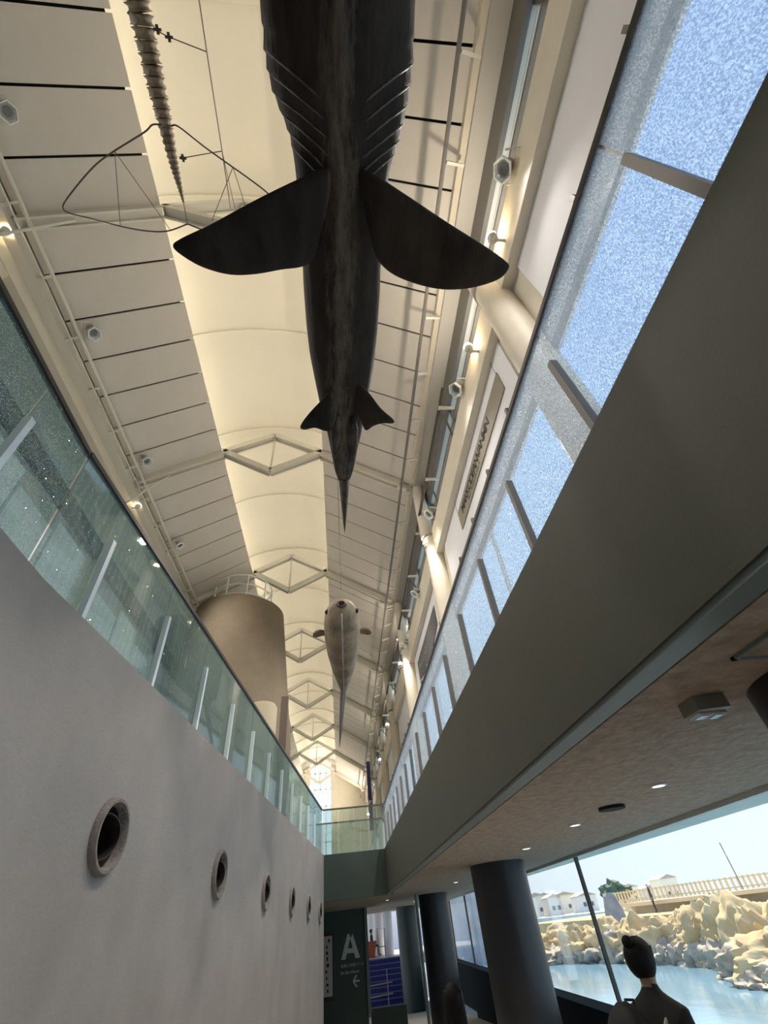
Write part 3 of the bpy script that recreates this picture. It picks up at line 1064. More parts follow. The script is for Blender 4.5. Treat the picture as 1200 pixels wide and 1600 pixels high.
a1, a2 = at(1140, 1028, z=ZS), at(1200, 985, z=ZS)
t = thing('access_panel', 'thin framed access hatch in the dark soffit by the right edge', 'hatch', (a1.x + .3, a1.y - .3, ZS))
MB().box(a1.x + .02, a1.x + .6, a1.y - .6, a1.y - .02, ZS - .008, ZS - .001).build('lid', M_SOFFIT, t)
for (x0, x1, y0, y1) in ((0, .62, -.02, 0), (0, .62, -.62, -.60), (0, .02, -.62, 0), (.60, .62, -.62, 0)):
    MB().box(a1.x + x0, a1.x + x1, a1.y + y0, a1.y + y1, ZS - .016, ZS - .001).build('frame_strip', M_GROOVE, t)

# ================================================================== BASKING SHARK
SZ = 5.0
prof = [(-2.4, 525, 18, None), ]
rows = [(0, 405, 650), (40, 407, 650), (75, 411, 649), (112, 415, 645), (150, 424, 640), (188, 440, 632), (217, 452, 624), (250, 458, 612), (290, 463, 606), (340, 468, 601), (415, 472.5, 596), (450, 474, 595), (510, 478, 591), (550, 483, 587), (590, 491, 581), (620, 497, 575), (650, 505, 569), (675, 511, 565), (700, 516, 559), (735, 523, 552), (748, 528, 547)]
def shark_row(y, l, r, zz):
    a, c = at(l, y, zz=zz), at(r, y, zz=zz)
    return ((a.x + c.x) / 2, (a.y + c.y) / 2, (c.x - a.x) / 2)
secs = []
for (y, l, r) in rows:
    cx, cy, hw = shark_row(y, l, r, SZ)
    secs.append((cx, cy, hw * .985))
cx0, cy0, hw0 = secs[0]
cxs = [(cx0 - .02, -2.9, .10), (cx0 - .02, -2.75, .26), (cx0 - .02, -2.4, .42), (cx0 - .015, -1.9, .54), (cx0 - .01, -1.3, .60), (cx0 - .005, -.8, .60)]
cxs = [s for s in cxs]
secs = cxs + secs
shark = thing('basking_shark', 'huge dark basking shark model hanging under the roof', 'shark', (cx0, 1.5, wz(SZ)))
b = MB()
N_ = 40
GILL = [at(640, r_, zz=SZ).y for r_ in (62, 100, 132, 163, 192, 218, 240)]
def sec_ring(cx, cy, hw, zc, hgt=1.0):
    out = []
    for k in range(N_):
        a = 2 * math.pi * k / N_
        x, z = math.cos(a), math.sin(a)
        # slight keel underneath
        zz_ = z * (1.04 if z > 0 else .92) * hgt
        if z < 0:
            zz_ -= .05 * max(0, 1 - abs(x) * 3.2)
        rr = hw
        # gill folds on the flanks
        yv = cy - .34 * max(0, 1 - abs(x)) ** 1.2
        for gi in range(len(GILL) - 1):
            if GILL[gi] <= yv < GILL[gi + 1]:
                f_ = (yv - GILL[gi]) / (GILL[gi + 1] - GILL[gi])
                amp = .034 * min(1, max(0, (abs(x) - .18) / .3)) * (1 if z < .7 else 0)
                rr *= 1 + amp * (f_ ** 1.5 - .55) if f_ < .93 else 1 - amp * .8
        rr *= 1 + .012 * noise.noise(Vector((x * 1.5, cy * 1.8, z * 1.5)))
        out.append(Vector((cx + x * rr, cy, zc + zz_ * hw)))
    return out
dens = []
for i in range(len(secs) - 1):
    a, c = secs[i], secs[i + 1]
    n = max(1, int((c[1] - a[1]) / .02))
    for j in range(n):
        f = j / n
        dens.append(tuple(a[q] + (c[q] - a[q]) * f for q in range(3)))
dens.append(secs[-1])
for it in range(12):
    dens = [dens[0]] + [tuple((dens[i - 1][q] + 2 * dens[i][q] + dens[i + 1][q]) / 4 for q in range(3)) for i in range(1, len(dens) - 1)] + [dens[-1]]
b.quadstrip([sec_ring(s[0], s[1], s[2], wz(SZ)) for s in dens])
body = b.build('body', M_SHARK, shark, 'all')
def fin_mesh(px, zz_root, zz_tip, th, root_x, name, material=M_SHARK, rough=0.0):
    """Outline in photo positions; z falls from root to tip; thick in the middle, thin at the rim."""
    pts = []
    xs = [p[0] for p in px]
    span = max(abs(x - root_x) for x in xs)
    for (x, y) in px:
        f = abs(x - root_x) / span
        pts.append(at(x, y, zz=zz_root + (zz_tip - zz_root) * f))
    # smooth closed outline (Catmull-Rom)
    sm = []
    n = len(pts)
    for i in range(n):
        p0, p1, p2, p3 = pts[i - 1], pts[i], pts[(i + 1) % n], pts[(i + 2) % n]
        for k in range(5):
            t = k / 5
            sm.append(.5 * ((2 * p1) + (p2 - p0) * t + (2 * p0 - 5 * p1 + 4 * p2 - p3) * t * t + (3 * p1 - p0 - 3 * p2 + p3) * t ** 3))
    c = sum(sm, Vector()) / len(sm)
    b = MB()
    rings = []
    for s, h in ((1.0, 0), (.985, -.35), (.9, -.7), (.6, -1), (.25, -1)):
        rings.append([c + (p - c) * s + Vector((0, 0, h * th)) for p in sm])
    rings = rings[::-1]
    for s, h in ((.985, .35), (.9, .7), (.6, 1), (.25, 1)):
        rings.append([c + (p - c) * s + Vector((0, 0, h * th)) for p in sm])
    b.quadstrip(rings)
    return b.build(name, material, shark, 'all')
for gi in range(1, len(GILL)):
    for sx_ in (-1, 1):
        pts = []
        for q in range(10):
            ax_ = .30 + .66 * q / 9
            yy_ = GILL[gi] - .01 + .34 * (1 - ax_) ** 1.2
            sc = min(dens, key=lambda d_: abs(d_[1] - yy_))
            zq = math.sqrt(1 - ax_ * ax_)
            pts.append((sc[0] + sx_ * ax_ * sc[2] * 1.0, yy_, wz(SZ) - zq * .92 * sc[2] * 1.0))
        MB().tube(pts, [.002] + [.008] * 8 + [.003], 6).build('gill_slit', M_SHARKPALE, shark, True)
fin_mesh([(515, 262), (470, 278), (400, 312), (330, 350), (284, 372), (270, 384), (284, 399), (318, 418), (360, 429), (400, 428), (440, 421), (474, 416), (490, 402), (500, 370), (512, 320)], 4.62, 4.25, .05, 515, 'pectoral_fin')
fin_mesh([(562, 268), (590, 276), (640, 308), (700, 348), (760, 386), (790, 408), (795, 419), (778, 437), (735, 450), (690, 452), (645, 442), (610, 426), (588, 402), (578, 365), (568, 320)], 4.62, 4.30, .05, 562, 'pectoral_fin')
fin_mesh([(524, 608), (500, 628), (478, 652), (469, 667), (476, 671), (492, 668), (508, 673), (519, 670), (527, 640)], 4.72, 4.62, .03, 524, 'pelvic_fin')
fin_mesh([(557, 600), (575, 612), (595, 638), (614, 655), (614, 661), (598, 661), (584, 665), (571, 672), (563, 655), (556, 635)], 4.72, 4.62, .03, 557, 'pelvic_fin')
for px0 in ((527, 648, 523, 706), (549, 650, 553, 712)):
    a, c = at(px0[0], px0[1], zz=4.76), at(px0[2], px0[3], zz=4.80)
    m_ = (a + c) / 2
    MB().tube([a, a + (c - a) * .3, a + (c - a) * .7, a + (c - a) * .93, c], [.05, .075, .06, .03, .008], 12).build('clasper', M_SHARK, shark, 'all')
# tail stalk and tall caudal fin seen edge-on
e = secs[-1]
tip = at(538.5, 832, zz=4.3)
st_ = Vector((e[0], e[1] - .05, wz(4.93)))
b = MB()
fr = []
for f, w, h in ((0, .080, .16), (.12, .072, .20), (.35, .055, .20), (.6, .038, .15), (.85, .018, .07), (1, .003, .01)):
    p = st_.lerp(tip, f)
    fr.append([p + Vector((x * w, 0, z * h)) for x, z in ((-1, 0), (-.55, -.8), (0, -1), (.55, -.8), (1, 0), (.5, 1), (-.5, 1))])
b.quadstrip(fr)
b.build('lower_caudal_lobe', M_SHARK, shark, 'all')
y0 = e[1] + .02
poly = [(y0, 5.12), (y0 + .55, 5.75), (y0 + 1.0, 6.35), (y0 + 1.12, 6.40), (y0 + .95, 5.85), (y0 + .60, 5.20), (y0 + .30, 4.95)]
MB().prism([(e[0] - .025, y_, wz(z_)) for y_, z_ in poly], (.05, 0, 0)).build('upper_caudal_lobe', M_SHARK, shark)
poly = [(1.35, 5.45), (1.9, 6.25), (2.15, 6.3), (2.05, 5.8), (2.2, 5.40)]
MB().prism([(cx0 - .03, y_, wz(z_)) for y_, z_ in poly], (.06, 0, 0)).build('dorsal_fin', M_SHARK, shark)
for y_ in (-1.2, 1.0, 3.6):
    MB().tube([(cx0 + (.06 if y_ > 2 else 0), y_, wz(SZ) + .4), (XC + 1.5, y_, wz(12.3))], .008, 5).build('hanging_wire', M_WIRE, shark)

# ================================================================== SUNFISH
sunfish = thing('ocean_sunfish', 'tan ocean sunfish model hanging beyond the shark, belly seen from below', 'fish', at(535, 1010, y=8.3))
secs = [  # y, bottom zz, top zz, half width
    (6.97, 4.26, 4.37, .10), (7.01, 4.14, 4.44, .19), (7.10, 3.98, 4.51, .255), (7.32, 3.84, 4.63, .315), (7.6, 3.72, 4.80, .34), (7.9, 3.63, 4.96, .345), (8.2, 3.58, 5.10, .335), (8.5, 3.55, 5.2, .30), (8.8, 3.55, 5.2, .245), (9.05, 3.58, 5.15, .20), (9.25, 3.60, 5.05, .15), (9.36, 3.68, 4.95, .10)]
fx = lambda y: at(535, 1000, y=8.3).x + (y - 8.3) * .012
b = MB()
rings = []
for (y, z0, z1, hw) in secs:
    r = []
    zc, hz = (z0 + z1) / 2, (z1 - z0) / 2
    for k in range(32):
        a = 2 * math.pi * k / 32
        x, z = math.cos(a), math.sin(a)
        x = math.copysign(abs(x) ** .85, x)
        r.append(Vector((fx(y) + x * hw, y, wz(zc + z * hz))))
    rings.append(r)
b.quadstrip(rings)
b.build('body', M_FISH, sunfish, 'all')
b = MB()
kr = []
for (y, z0, z1, hw) in secs[1:11]:
    w = .045 if y < 7.8 else .03
    kr.append([Vector((fx(y) - w, y, wz(z0) + .03)), Vector((fx(y), y, wz(z0) - .012)), Vector((fx(y) + w, y, wz(z0) + .03)), Vector((fx(y), y, wz(z0) + .06))])
b.quadstrip(kr)
b.build('belly_keel', M_FISHP, sunfish, 'all')
mth = Vector((fx(7), 6.99, wz(4.31)))
b = MB()
b.quadstrip([[mth + Vector((math.cos(a) * r, d, math.sin(a) * r * .75)) for a in [2 * math.pi * k / 16 for k in range(16)]] for r, d in ((.11, .08), (.095, -.03), (.065, -.055), (.045, -.03), (.04, .04))], True, False)
lips = b.build('lips', M_FISHD, sunfish, 'all')
MB().ball(mth + Vector((0, .0, 0)), .045, 6).build('mouth_opening', M_BLACK, lips)
for s in (-1, 1):
    ec = Vector((fx(7.25) + s * .245, 7.17, wz(4.27)))
    ey = MB().ball(ec, .058, 8).build('eye', M_FISHP, sunfish, 'all')
    MB().ball(ec + Vector((s * .018, -.022, -.006)), .046, 7).build('pupil', M_BLACK, ey, 'all')
    a = Vector((fx(7.8) + s * .33, 7.75, wz(4.15)))
    poly = [a + Vector((s * x, y, z)) for x, y, z in ((0, -.06, .02), (.08, -.10, .02), (.17, -.10, .0), (.225, -.05, -.02), (.225, .03, -.03), (.17, .08, -.02), (.08, .08, .0), (0, .05, .0))]
    MB().prism(poly, (0, 0, .03)).build('pectoral_fin', M_FISH, sunfish)
tipf = at(530.5, 1168, y=9.75)
b = MB()
fr = []
for f, w, dpt in ((0, .055, .36), (.2, .055, .30), (.5, .04, .22), (.8, .022, .12), (1, .004, .02)):
    p = Vector((fx(9.1), 9.1, wz(3.72))).lerp(tipf, f)
    fr.append([p + Vector((x * w, y * dpt, 0)) for x, y in ((-1, 0), (0, -.5), (1, 0), (0, .5))])
b.quadstrip(fr)
b.build('anal_fin', M_FISHD, sunfish)
b = MB()
fr = []
for f, w, dpt in ((0, .05, .36), (.4, .04, .26), (.8, .02, .14), (1, .004, .02)):
    p = Vector((fx(9.1), 9.1, wz(5.0))).lerp(Vector((fx(9.6), 9.75, wz(5.75))), f)
    fr.append([p + Vector((x * w, y * dpt, 0)) for x, y in ((-1, 0), (0, -.5), (1, 0), (0, .5))])
b.quadstrip(fr)
b.build('dorsal_fin', M_FISHD, sunfish)
b = MB().prism([(fx(9.3) - .03, 9.2, wz(3.7)), (fx(9.3) - .03, 9.55, wz(3.85)), (fx(9.3) - .03, 9.62, wz(4.4)), (fx(9.3) - .03, 9.55, wz(5.0)), (fx(9.3) - .03, 9.2, wz(5.1))], (.06, 0, 0))
b.build('tail_rudder', M_FISHD, sunfish)
MB().tube([(fx(8), 8.0, wz(5.3)), (fx(8), 8.05, wz(11.9))], .006, 5).build('hanging_wire', M_WIRE, sunfish)

# ================================================================== WHALE SKELETON TAIL WITH WIRE FLUKES
BZ = 5.6
spine = thing('whale_tail_skeleton', 'tapering brown tail vertebrae of a whale skeleton with wire fluke outline', 'skeleton', at(250, 150, zz=BZ))
ctrl = [(196, -60, 42), (207, -20, 40), (219, 20, 37), (228, 62, 33), (237, 100, 31), (244, 135, 28), (252, 168, 25), (259, 198, 21), (264, 222, 18), (269, 245, 15), (273, 262, 12.5), (277, 278, 10), (281, 293, 7.5), (284, 305, 5), (287, 317, 2.5)]
cpts = []
for i in range(len(ctrl) - 1):
    n_ = 2 if i < 7 else 2
    for j in range(n_):
        f = j / n_
        cpts.append(tuple(ctrl[i][q] + (ctrl[i + 1][q] - ctrl[i][q]) * f for q in range(3)))
cpts.append(ctrl[-1])
P3 = [(at(x, y, zz=BZ), w) for x, y, w in cpts]
for i in range(len(P3) - 1):
    a, c = P3[i][0], P3[i + 1][0]
    k = (at(cpts[i][0] + cpts[i][2] / 2, cpts[i][1], zz=BZ) - at(cpts[i][0] - cpts[i][2] / 2, cpts[i][1], zz=BZ)).length / 2
    d = c - a
    b = MB().tube([a + d * .02, a + d * .14, a + d * .45, a + d * .74, a + d * .94, a + d * .99], [k * .66, k * 1.12, k * .82, k * .84, k * 1.08, k * .64], 14)
    v = b.build('vertebra', M_BONE, spine, 'all')
    if i % 2 == 0 and i < 16:
        s = d.normalized().cross(Vector((0, 0, 1))).normalized()
        side = 1 if (i // 2) % 2 == 0 else 1
        m_ = a + d * .5 + s * k * .45 * (-1) + Vector((0, 0, -k * .72))
        MB().tube([m_ - d * .62, m_ - d * .25, m_ + d * .25, m_ + d * .66], [k * .05, k * .34, k * .36, k * .05], 8).build('chevron_bone', M_BONEL, spine, 'all')
WZZ = 5.55
def wire(pts, r=.006, name='wire'):
    P = [at(x, y, zz=WZZ) for x, y in pts]
    sm = []
    for i in range(len(P) - 1):
        p0, p1, p2, p3 = P[max(i - 1, 0)], P[i], P[i + 1], P[min(i + 2, len(P) - 1)]
        for k in range(5):
            t = k / 5
            sm.append(.5 * ((2 * p1) + (p2 - p0) * t + (2 * p0 - 5 * p1 + 4 * p2 - p3) * t * t + (3 * p1 - p0 - 3 * p2 + p3) * t ** 3))
    sm.append(P[-1])
    return MB().tube(sm, r, 6).build(name, M_WIRE, spine, True)
wire([(252, 195), (238, 195), (225, 207), (180, 235), (150, 257), (122, 288), (101, 316), (99, 326), (108, 333), (140, 341), (190, 354), (230, 361), (262, 361), (293, 350)], .007, 'fluke_wire')
wire([(268, 197), (279, 198), (320, 230), (362, 260), (390, 280), (416, 300), (440, 325), (425, 345), (380, 360), (330, 362), (293, 350)], .007, 'fluke_wire')
wire([(287, 318), (293, 350)], .004, 'stay_wire')
wire([(179, 236), (188, 353)], .0035, 'stay_wire')
wire([(179, 236), (266, 359)], .0035, 'stay_wire')
wire([(364, 261), (331, 345)], .0035, 'stay_wire')
wire([(364, 261), (382, 318)], .0035, 'stay_wire')
wire([(252, 195), (268, 197)], .004, 'stay_wire')
wire([(284, 247), (347, 236)], .004, 'stay_wire')
wire([(244, 47), (265, 58), (323, 81)], .004, 'stay_wire')
for px, py in ((246, 46), (264, 58), (286, 247)):
    c = at(px, py, zz=WZZ)
    MB().bar(c - Vector((.03, .0, 0)), c + Vector((.03, .0, 0)), .02, .03).bar(c - Vector((0, .03, 0)), c + Vector((0, .03, 0)), .02, .02).build('turnbuckle', M_WIRE, spine)
pa = at(347, 236, zz=WZZ)
pb = at(323, 81, zz=WZZ)
MB().tube([at(311, 0, zz=WZZ), pb, pa, at(358, 310, zz=WZZ)], .005, 5).build('carrier_cable', M_PIPE, spine)
for q in (0, 1):
    MB().tube([at(347, 236, zz=WZZ), at(360 + 7 * q, 326, zz=WZZ)], .003, 5).build('stay_wire', M_WIRE, spine)

# ================================================================== BANNERS ON THE RIGHT WALL
bx = 2.955
y0, y1 = at(776, 582, x=bx).y, at(716, 803, x=bx).y
z1, z0 = at(776, 582, x=bx).z, at(723, 826, x=bx).z
z0b = at(790, 602, x=bx).z
ban = thing('wall_banner', 'taupe banner with black outlined lettering on the white panel', 'banner', (bx, (y0 + y1) / 2, z1))
MB().box(bx - .012, bx, y0, y1, min(z0, z0b), z1).build('sheet', M_BANNER, ban)
hgt = z1 - min(z0, z0b)
# lettering runs away->near as seen when facing the wall
MW = Matrix(((0, 0, -1, bx - .014), (-1, 0, 0, y1 - .32), (0, 1, 0, z1 - hgt * .60), (0, 0, 0, 1)))
text_obj('lettering', 'MAKKODEANVANMN', hgt * .56, M_INK, MW, ban, spacing=.80, extrude=.002, bold=.008)
MW = Matrix(((0, 0, -1, bx - .014), (-1, 0, 0, y1 - .85), (0, 1, 0, z1 - hgt * .84), (0, 0, 0, 1)))
text_obj('lettering', 'TEN THOUSAND II', hgt * .22, M_INK, MW, ban, spacing=1.15, extrude=.002)
for yy in (y0 + .02, y1 - .02):
    MB().tube([(bx - .02, yy, z1), (bx - .02, yy, wz(7.7))], .004, 5).build('cord', M_WIRE, ban)
y0, y1 = 11.6, 15.6
t = thing('wall_banner', 'dark grey banner with curved lower edge in the second white bay', 'banner', (bx, 13.6, wz(7.2)))
top = [(bx, y0 + (y1 - y0) * i / 12, wz(7.0)) for i in range(13)]
bot = [(bx, y0 + (y1 - y0) * i / 12, wz(6.35) - .22 * math.sin(math.pi * i / 12)) for i in range(13)]
MB().prism(top + bot[::-1], (-.01, 0, 0)).build('sheet', mat('grey_banner', (.12, .12, .125), .8), t)
MW = Matrix(((0, 0, -1, bx - .014), (-1, 0, 0, y1 - .3), (0, 1, 0, wz(6.5)), (0, 0, 0, 1)))
text_obj('lettering', 'MARINE', .42, mat('grey_print', (.32, .32, .32), .8), MW, t, spacing=1.2, extrude=.002)
# navy banner
YN = 34.0
p0, p1 = at(572, 1190, y=YN), at(582, 1262, y=YN)
t = thing('hanging_banner', 'tall narrow navy banner hanging beyond the bridge', 'banner', ((p0.x + p1.x) / 2, YN, p1.z))
MB().box(p0.x, p1.x, YN, YN + .02, p1.z - 1.2, p0.z).build('sheet', M_NAVY, t)
MB().box(p0.x - .04, p1.x + .04, YN - .02, YN + .04, p0.z, p0.z + .05).build('rod', M_STEEL, t)
MW = Matrix(((1, 0, 0, (p0.x + p1.x) / 2), (0, 0, 1, YN - .005), (0, 1, 0, p1.z + .18), (0, 0, 0, 1)))
text_obj('lettering', 'F', .34, M_WHITE, MW, t, 'CENTER', .001)
for xx in (p0.x, p1.x):
    MB().tube([(xx, YN, p0.z + .05), (xx + .3, YN, wz(10.4))], .006, 5).build('cord', M_WIRE, t)

# ================================================================== TOWER
TX, TY = -4.1, 17.2
tower = thing('round_tower', 'brown rendered round tower behind the teal glass', 'tower', (TX, TY, ZU))
b = MB()
b.lathe([(2.40, ZU), (2.38, wz(5.0)), (1.815, wz(10.2)), (1.70, wz(10.2)), (1.70, wz(10.0))], (TX, TY, 0), 56)
b.build('shaft', M_TOWER, tower, True)
rl = thing('ring_railing', 'white ring railing on top of the brown tower', 'railing', (TX, TY, wz(10.2)))
for zz in (10.65, 11.1, 11.55):
    MB().tube([(TX + 1.22 * math.cos(a), TY + 1.22 * math.sin(a), wz(zz)) for a in [2 * math.pi * k / 40 for k in range(41)]], .03, 6).build('hoop', M_POSTW, rl, True)
for k in range(9):
    a = 2 * math.pi * (k + .2) / 9
    MB().tube([(TX + 1.22 * math.cos(a), TY + 1.22 * math.sin(a), wz(10.0)), (TX + 1.22 * math.cos(a), TY + 1.22 * math.sin(a), wz(11.55))], .028, 6).build('upright', M_POSTW, rl, True)
p = at(441, 1165, y=15.0)
q = at(441, 1090, y=15.0)
tag(MB().box(p.x - .11, p.x + .11, 14.9, 15.1, ZU, q.z).build('brown_pier', mat('dark_brown_paint', (.10, .075, .055), .6)), 'dark brown square pier in front of the round tower', 'pier')
p = at(414, 1100, y=13.6)
b = MB().lathe([(.42, ZU), (.42, p.z - .15), (.36, p.z - .04), (.22, p.z)], (p.x - .05, 13.6, 0), 28)
tag(b.build('display_drum', mat('tan_drum', (.36, .30, .21), .7), None, True), 'cream round-topped drum at the foot of the brown tower', 'drum')

# ================================================================== SIGN ON THE FAR WALL
YS = YA - .004
def on_wall(px, py):
    return at(px, py, y=YS)
tilt = Matrix.Identity(4)
def wallM(p):
    return Matrix(((1, 0, 0, p.x), (0, 0, 1, p.y), (0, 1, 0, p.z), (0, 0, 0, 1)))
sg = thing('zone_sign', 'white letter A with Japanese and English lines and an arrow on the dark green wall', 'sign', on_wall(547, 1500))
pA0, pA1 = on_wall(533, 1500), on_wall(561, 1457)
hA, wA = pA1.z - pA0.z, pA1.x - pA0.x
th = .20
def slab(poly, name):
    pts = [(pA0.x + u * wA, YS, pA0.z + v * hA) for u, v in poly]
    return MB().prism(pts, (0, -.012, 0))
b = slab([(0, 0), (.24, 0), (.32, .24), (.68, .24), (.76, 0), (1, 0), (.64, 1), (.36, 1)], 'a')
# letter with its counter: build as separate strokes
b = MB()
for poly in ([(0, 0), (.24, 0), (.5, .80), (.64, 1), (.36, 1)], [(.76, 0), (1, 0), (.64, 1), (.5, 1), (.5, .80)], [(.31, .22), (.69, .22), (.63, .41), (.37, .41)]):
    b.prism([(pA0.x + u * wA, YS, pA0.z + v * hA) for u, v in poly], (0, -.012, 0))
b.build('letter', M_LETTER, sg)
p = on_wall(532, 1512.5)
text_obj('lettering', '出会いの海ゾーン', .120, M_LETTER, wallM(p), sg, extrude=.002, spacing=.93)
p = on_wall(532, 1523)
text_obj('lettering', 'Sea Life of Ibaraki', .118, M_LETTER, wallM(p), sg, extrude=.002, spacing=.9)
p = on_wall(562, 1532)
b = MB()
for q0, q1 in (((0, 0), (-.25, 0)), ((-.25, 0), (-.11, .16)), ((-.25, 0), (-.11, -.16))):
    b.bar((p.x + q0[0], YS - .006, p.z + q0[1]), (p.x + q1[0], YS - .006, p.z + q1[1]), .012, .05, (0, 0, 1) if q0[1] == q1[1] else (1, 0, 0))
b.build('arrow', M_LETTER, sg)
p0, p1 = on_wall(508, 1558), on_wall(519, 1462)
nb = thing('notice_board', 'white notice board with dark marks left of the letter A', 'notice board', (p0.x, YA, p0.z))
MB().box(-.80, p1.x, YA - .10, YA - .03, p0.z, p1.z).build('panel', mat('notice_paper', (.62, .60, .54), .6), nb)
MB().box(-.82, p1.x + .07, YA - .03, YA - .002, p0.z - .12, p1.z + .08).build('backboard', M_DUCT, nb)
random.seed(3)
for k in range(9):
    zc = p0.z + .15 + (p1.z - p0.z - .3) * k / 8
    w = .05 + random.random() * .06
    xx = p1.x - .12 - random.random() * .12
    MB().box(xx - w / 2, xx + w / 2, YA - .104, YA - .099, zc - .04, zc + .05 * random.random() + .02).build('printed_mark', M_INK, nb)

# ================================================================== STAIRS, LANDING AND WHAT STANDS THERE
YST = 33.0
zb, zt = -1.45, at(590, 1498, y=36.0).z
st = thing('stairs', 'dark blue carpeted stairs right of the letter A wall', 'stairs', (1.6, YST, zb))
NS = 9
for i in range(NS):
    z1_ = zb + (zt - zb) * (i + 1) / NS
    yb = YST + .32 * i
    MB().box(.6, 4.2, yb, YST + .32 * NS, z1_ - (zt - zb) / NS, z1_).build('step', M_STAIR, st)
    MB().box(.6, 4.2, yb - .02, yb + .03, z1_ - .035, z1_ + .004).build('nosing', mat('stair_nosing', (.12, .12, .22), .5), st)
b = MB().box(-.5, 6, YST + .32 * NS, 48, zt - .4, zt)
struct(b.build('floor_landing', M_TILE), 'pale floor of the landing above the blue stairs')
for nm_, xh, z_ in (('stair_handrail', 2.55, .9),):
    t = thing(nm_, 'steel handrail descending beside the blue stairs', 'handrail', (xh, 33, zb))
    MB().tube([(1.2, 32.7, zb + .95), (2.45, 32.7, zb + 1.0)], .03, 6).build('rail', M_POSTB, t)
    MB().tube([(1.2, 32.7, zb + .55), (2.45, 32.7, zb + .6)], .03, 6).build('rail', M_POSTB, t)
    MB().tube([(2.2, 32.7, zb), (2.2, 32.7, zb + 1.5)], .02, 6).build('upright', M_POSTB, t)
t = thing('landing_stand', 'thin metal stand at the top of the blue stairs', 'stand', (2.2, 37, zt))
MB().tube([(2.12, 37, zt), (2.05, 37, zt + 1.25), (2.5, 37, zt + 1.25), (2.5, 37, zt)], .02, 6).build('frame', M_PIPE, t)
MB().tube([(2.1, 37, zt + .45), (2.5, 37, zt + .45)], .02, 6).build('crossbar', M_PIPE, t)
for k, px in enumerate((583, 594, 608)):
    p = at(px, 1480, y=41.0 - 1.2 * k)
    tag(MB().lathe([(.30, zt), (.30, 3.0)], (p.x, p.y, 0), 24).build('pale_column', M_MARBLE, None, True), ['leftmost', 'middle', 'rightmost'][k] + ' of the three pale columns on the landing', 'column', 'pale landing columns')
b = MB().box(-1, 6.5, 48, 48.2, zt - .5, 3.0)
struct(b.build('wall_landing', M_WHITE), 'bright white wall behind the landing')
p = at(579, 1480, y=38.0)
pl = thing('planter', 'red-brown square planter on the landing', 'planter', (p.x, 38, zt))
b = MB()
b.quadstrip([[(p.x + sx * w, 38 + sy * w, zt + h) for sx, sy in ((-1, -1), (1, -1), (1, 1), (-1, 1))] for w, h in ((.25, 0), (.32, .62), (.36, .62), (.36, .72), (.29, .72), (.27, .6))])
b.build('pot', M_TERRA, pl)

# ================================================================== PEOPLE
def skin_person(verts, edges, mats_fn, name, parent, subs=2):
    me = bpy.data.meshes.new(name)
    me.from_pydata([v[0] for v in verts], edges, [])
    o = bpy.data.objects.new(name, me)
    COL.objects.link(o)
    sk = o.modifiers.new('skin', 'SKIN')
    sk.use_smooth_shade = True
    for i, v in enumerate(verts):
        r = v[1]
        me.skin_vertices[0].data[i].radius = (r, r) if not isinstance(r, tuple) else r
    me.skin_vertices[0].data[0].use_root = True
    ss = o.modifiers.new('sub', 'SUBSURF')
    ss.levels = subs
    ss.render_levels = subs
    dg = bpy.context.evaluated_depsgraph_get()
    nm_ = bpy.data.meshes.new_from_object(o.evaluated_get(dg))
    o.modifiers.clear()
    o.data = nm_
    nm_.materials.clear()
    for m_ in mats_fn[0]:
        nm_.materials.append(m_)
    for p in nm_.polygons:
        p.material_index = mats_fn[1](p.center)
        p.use_smooth = True
    o.parent = parent
    return o

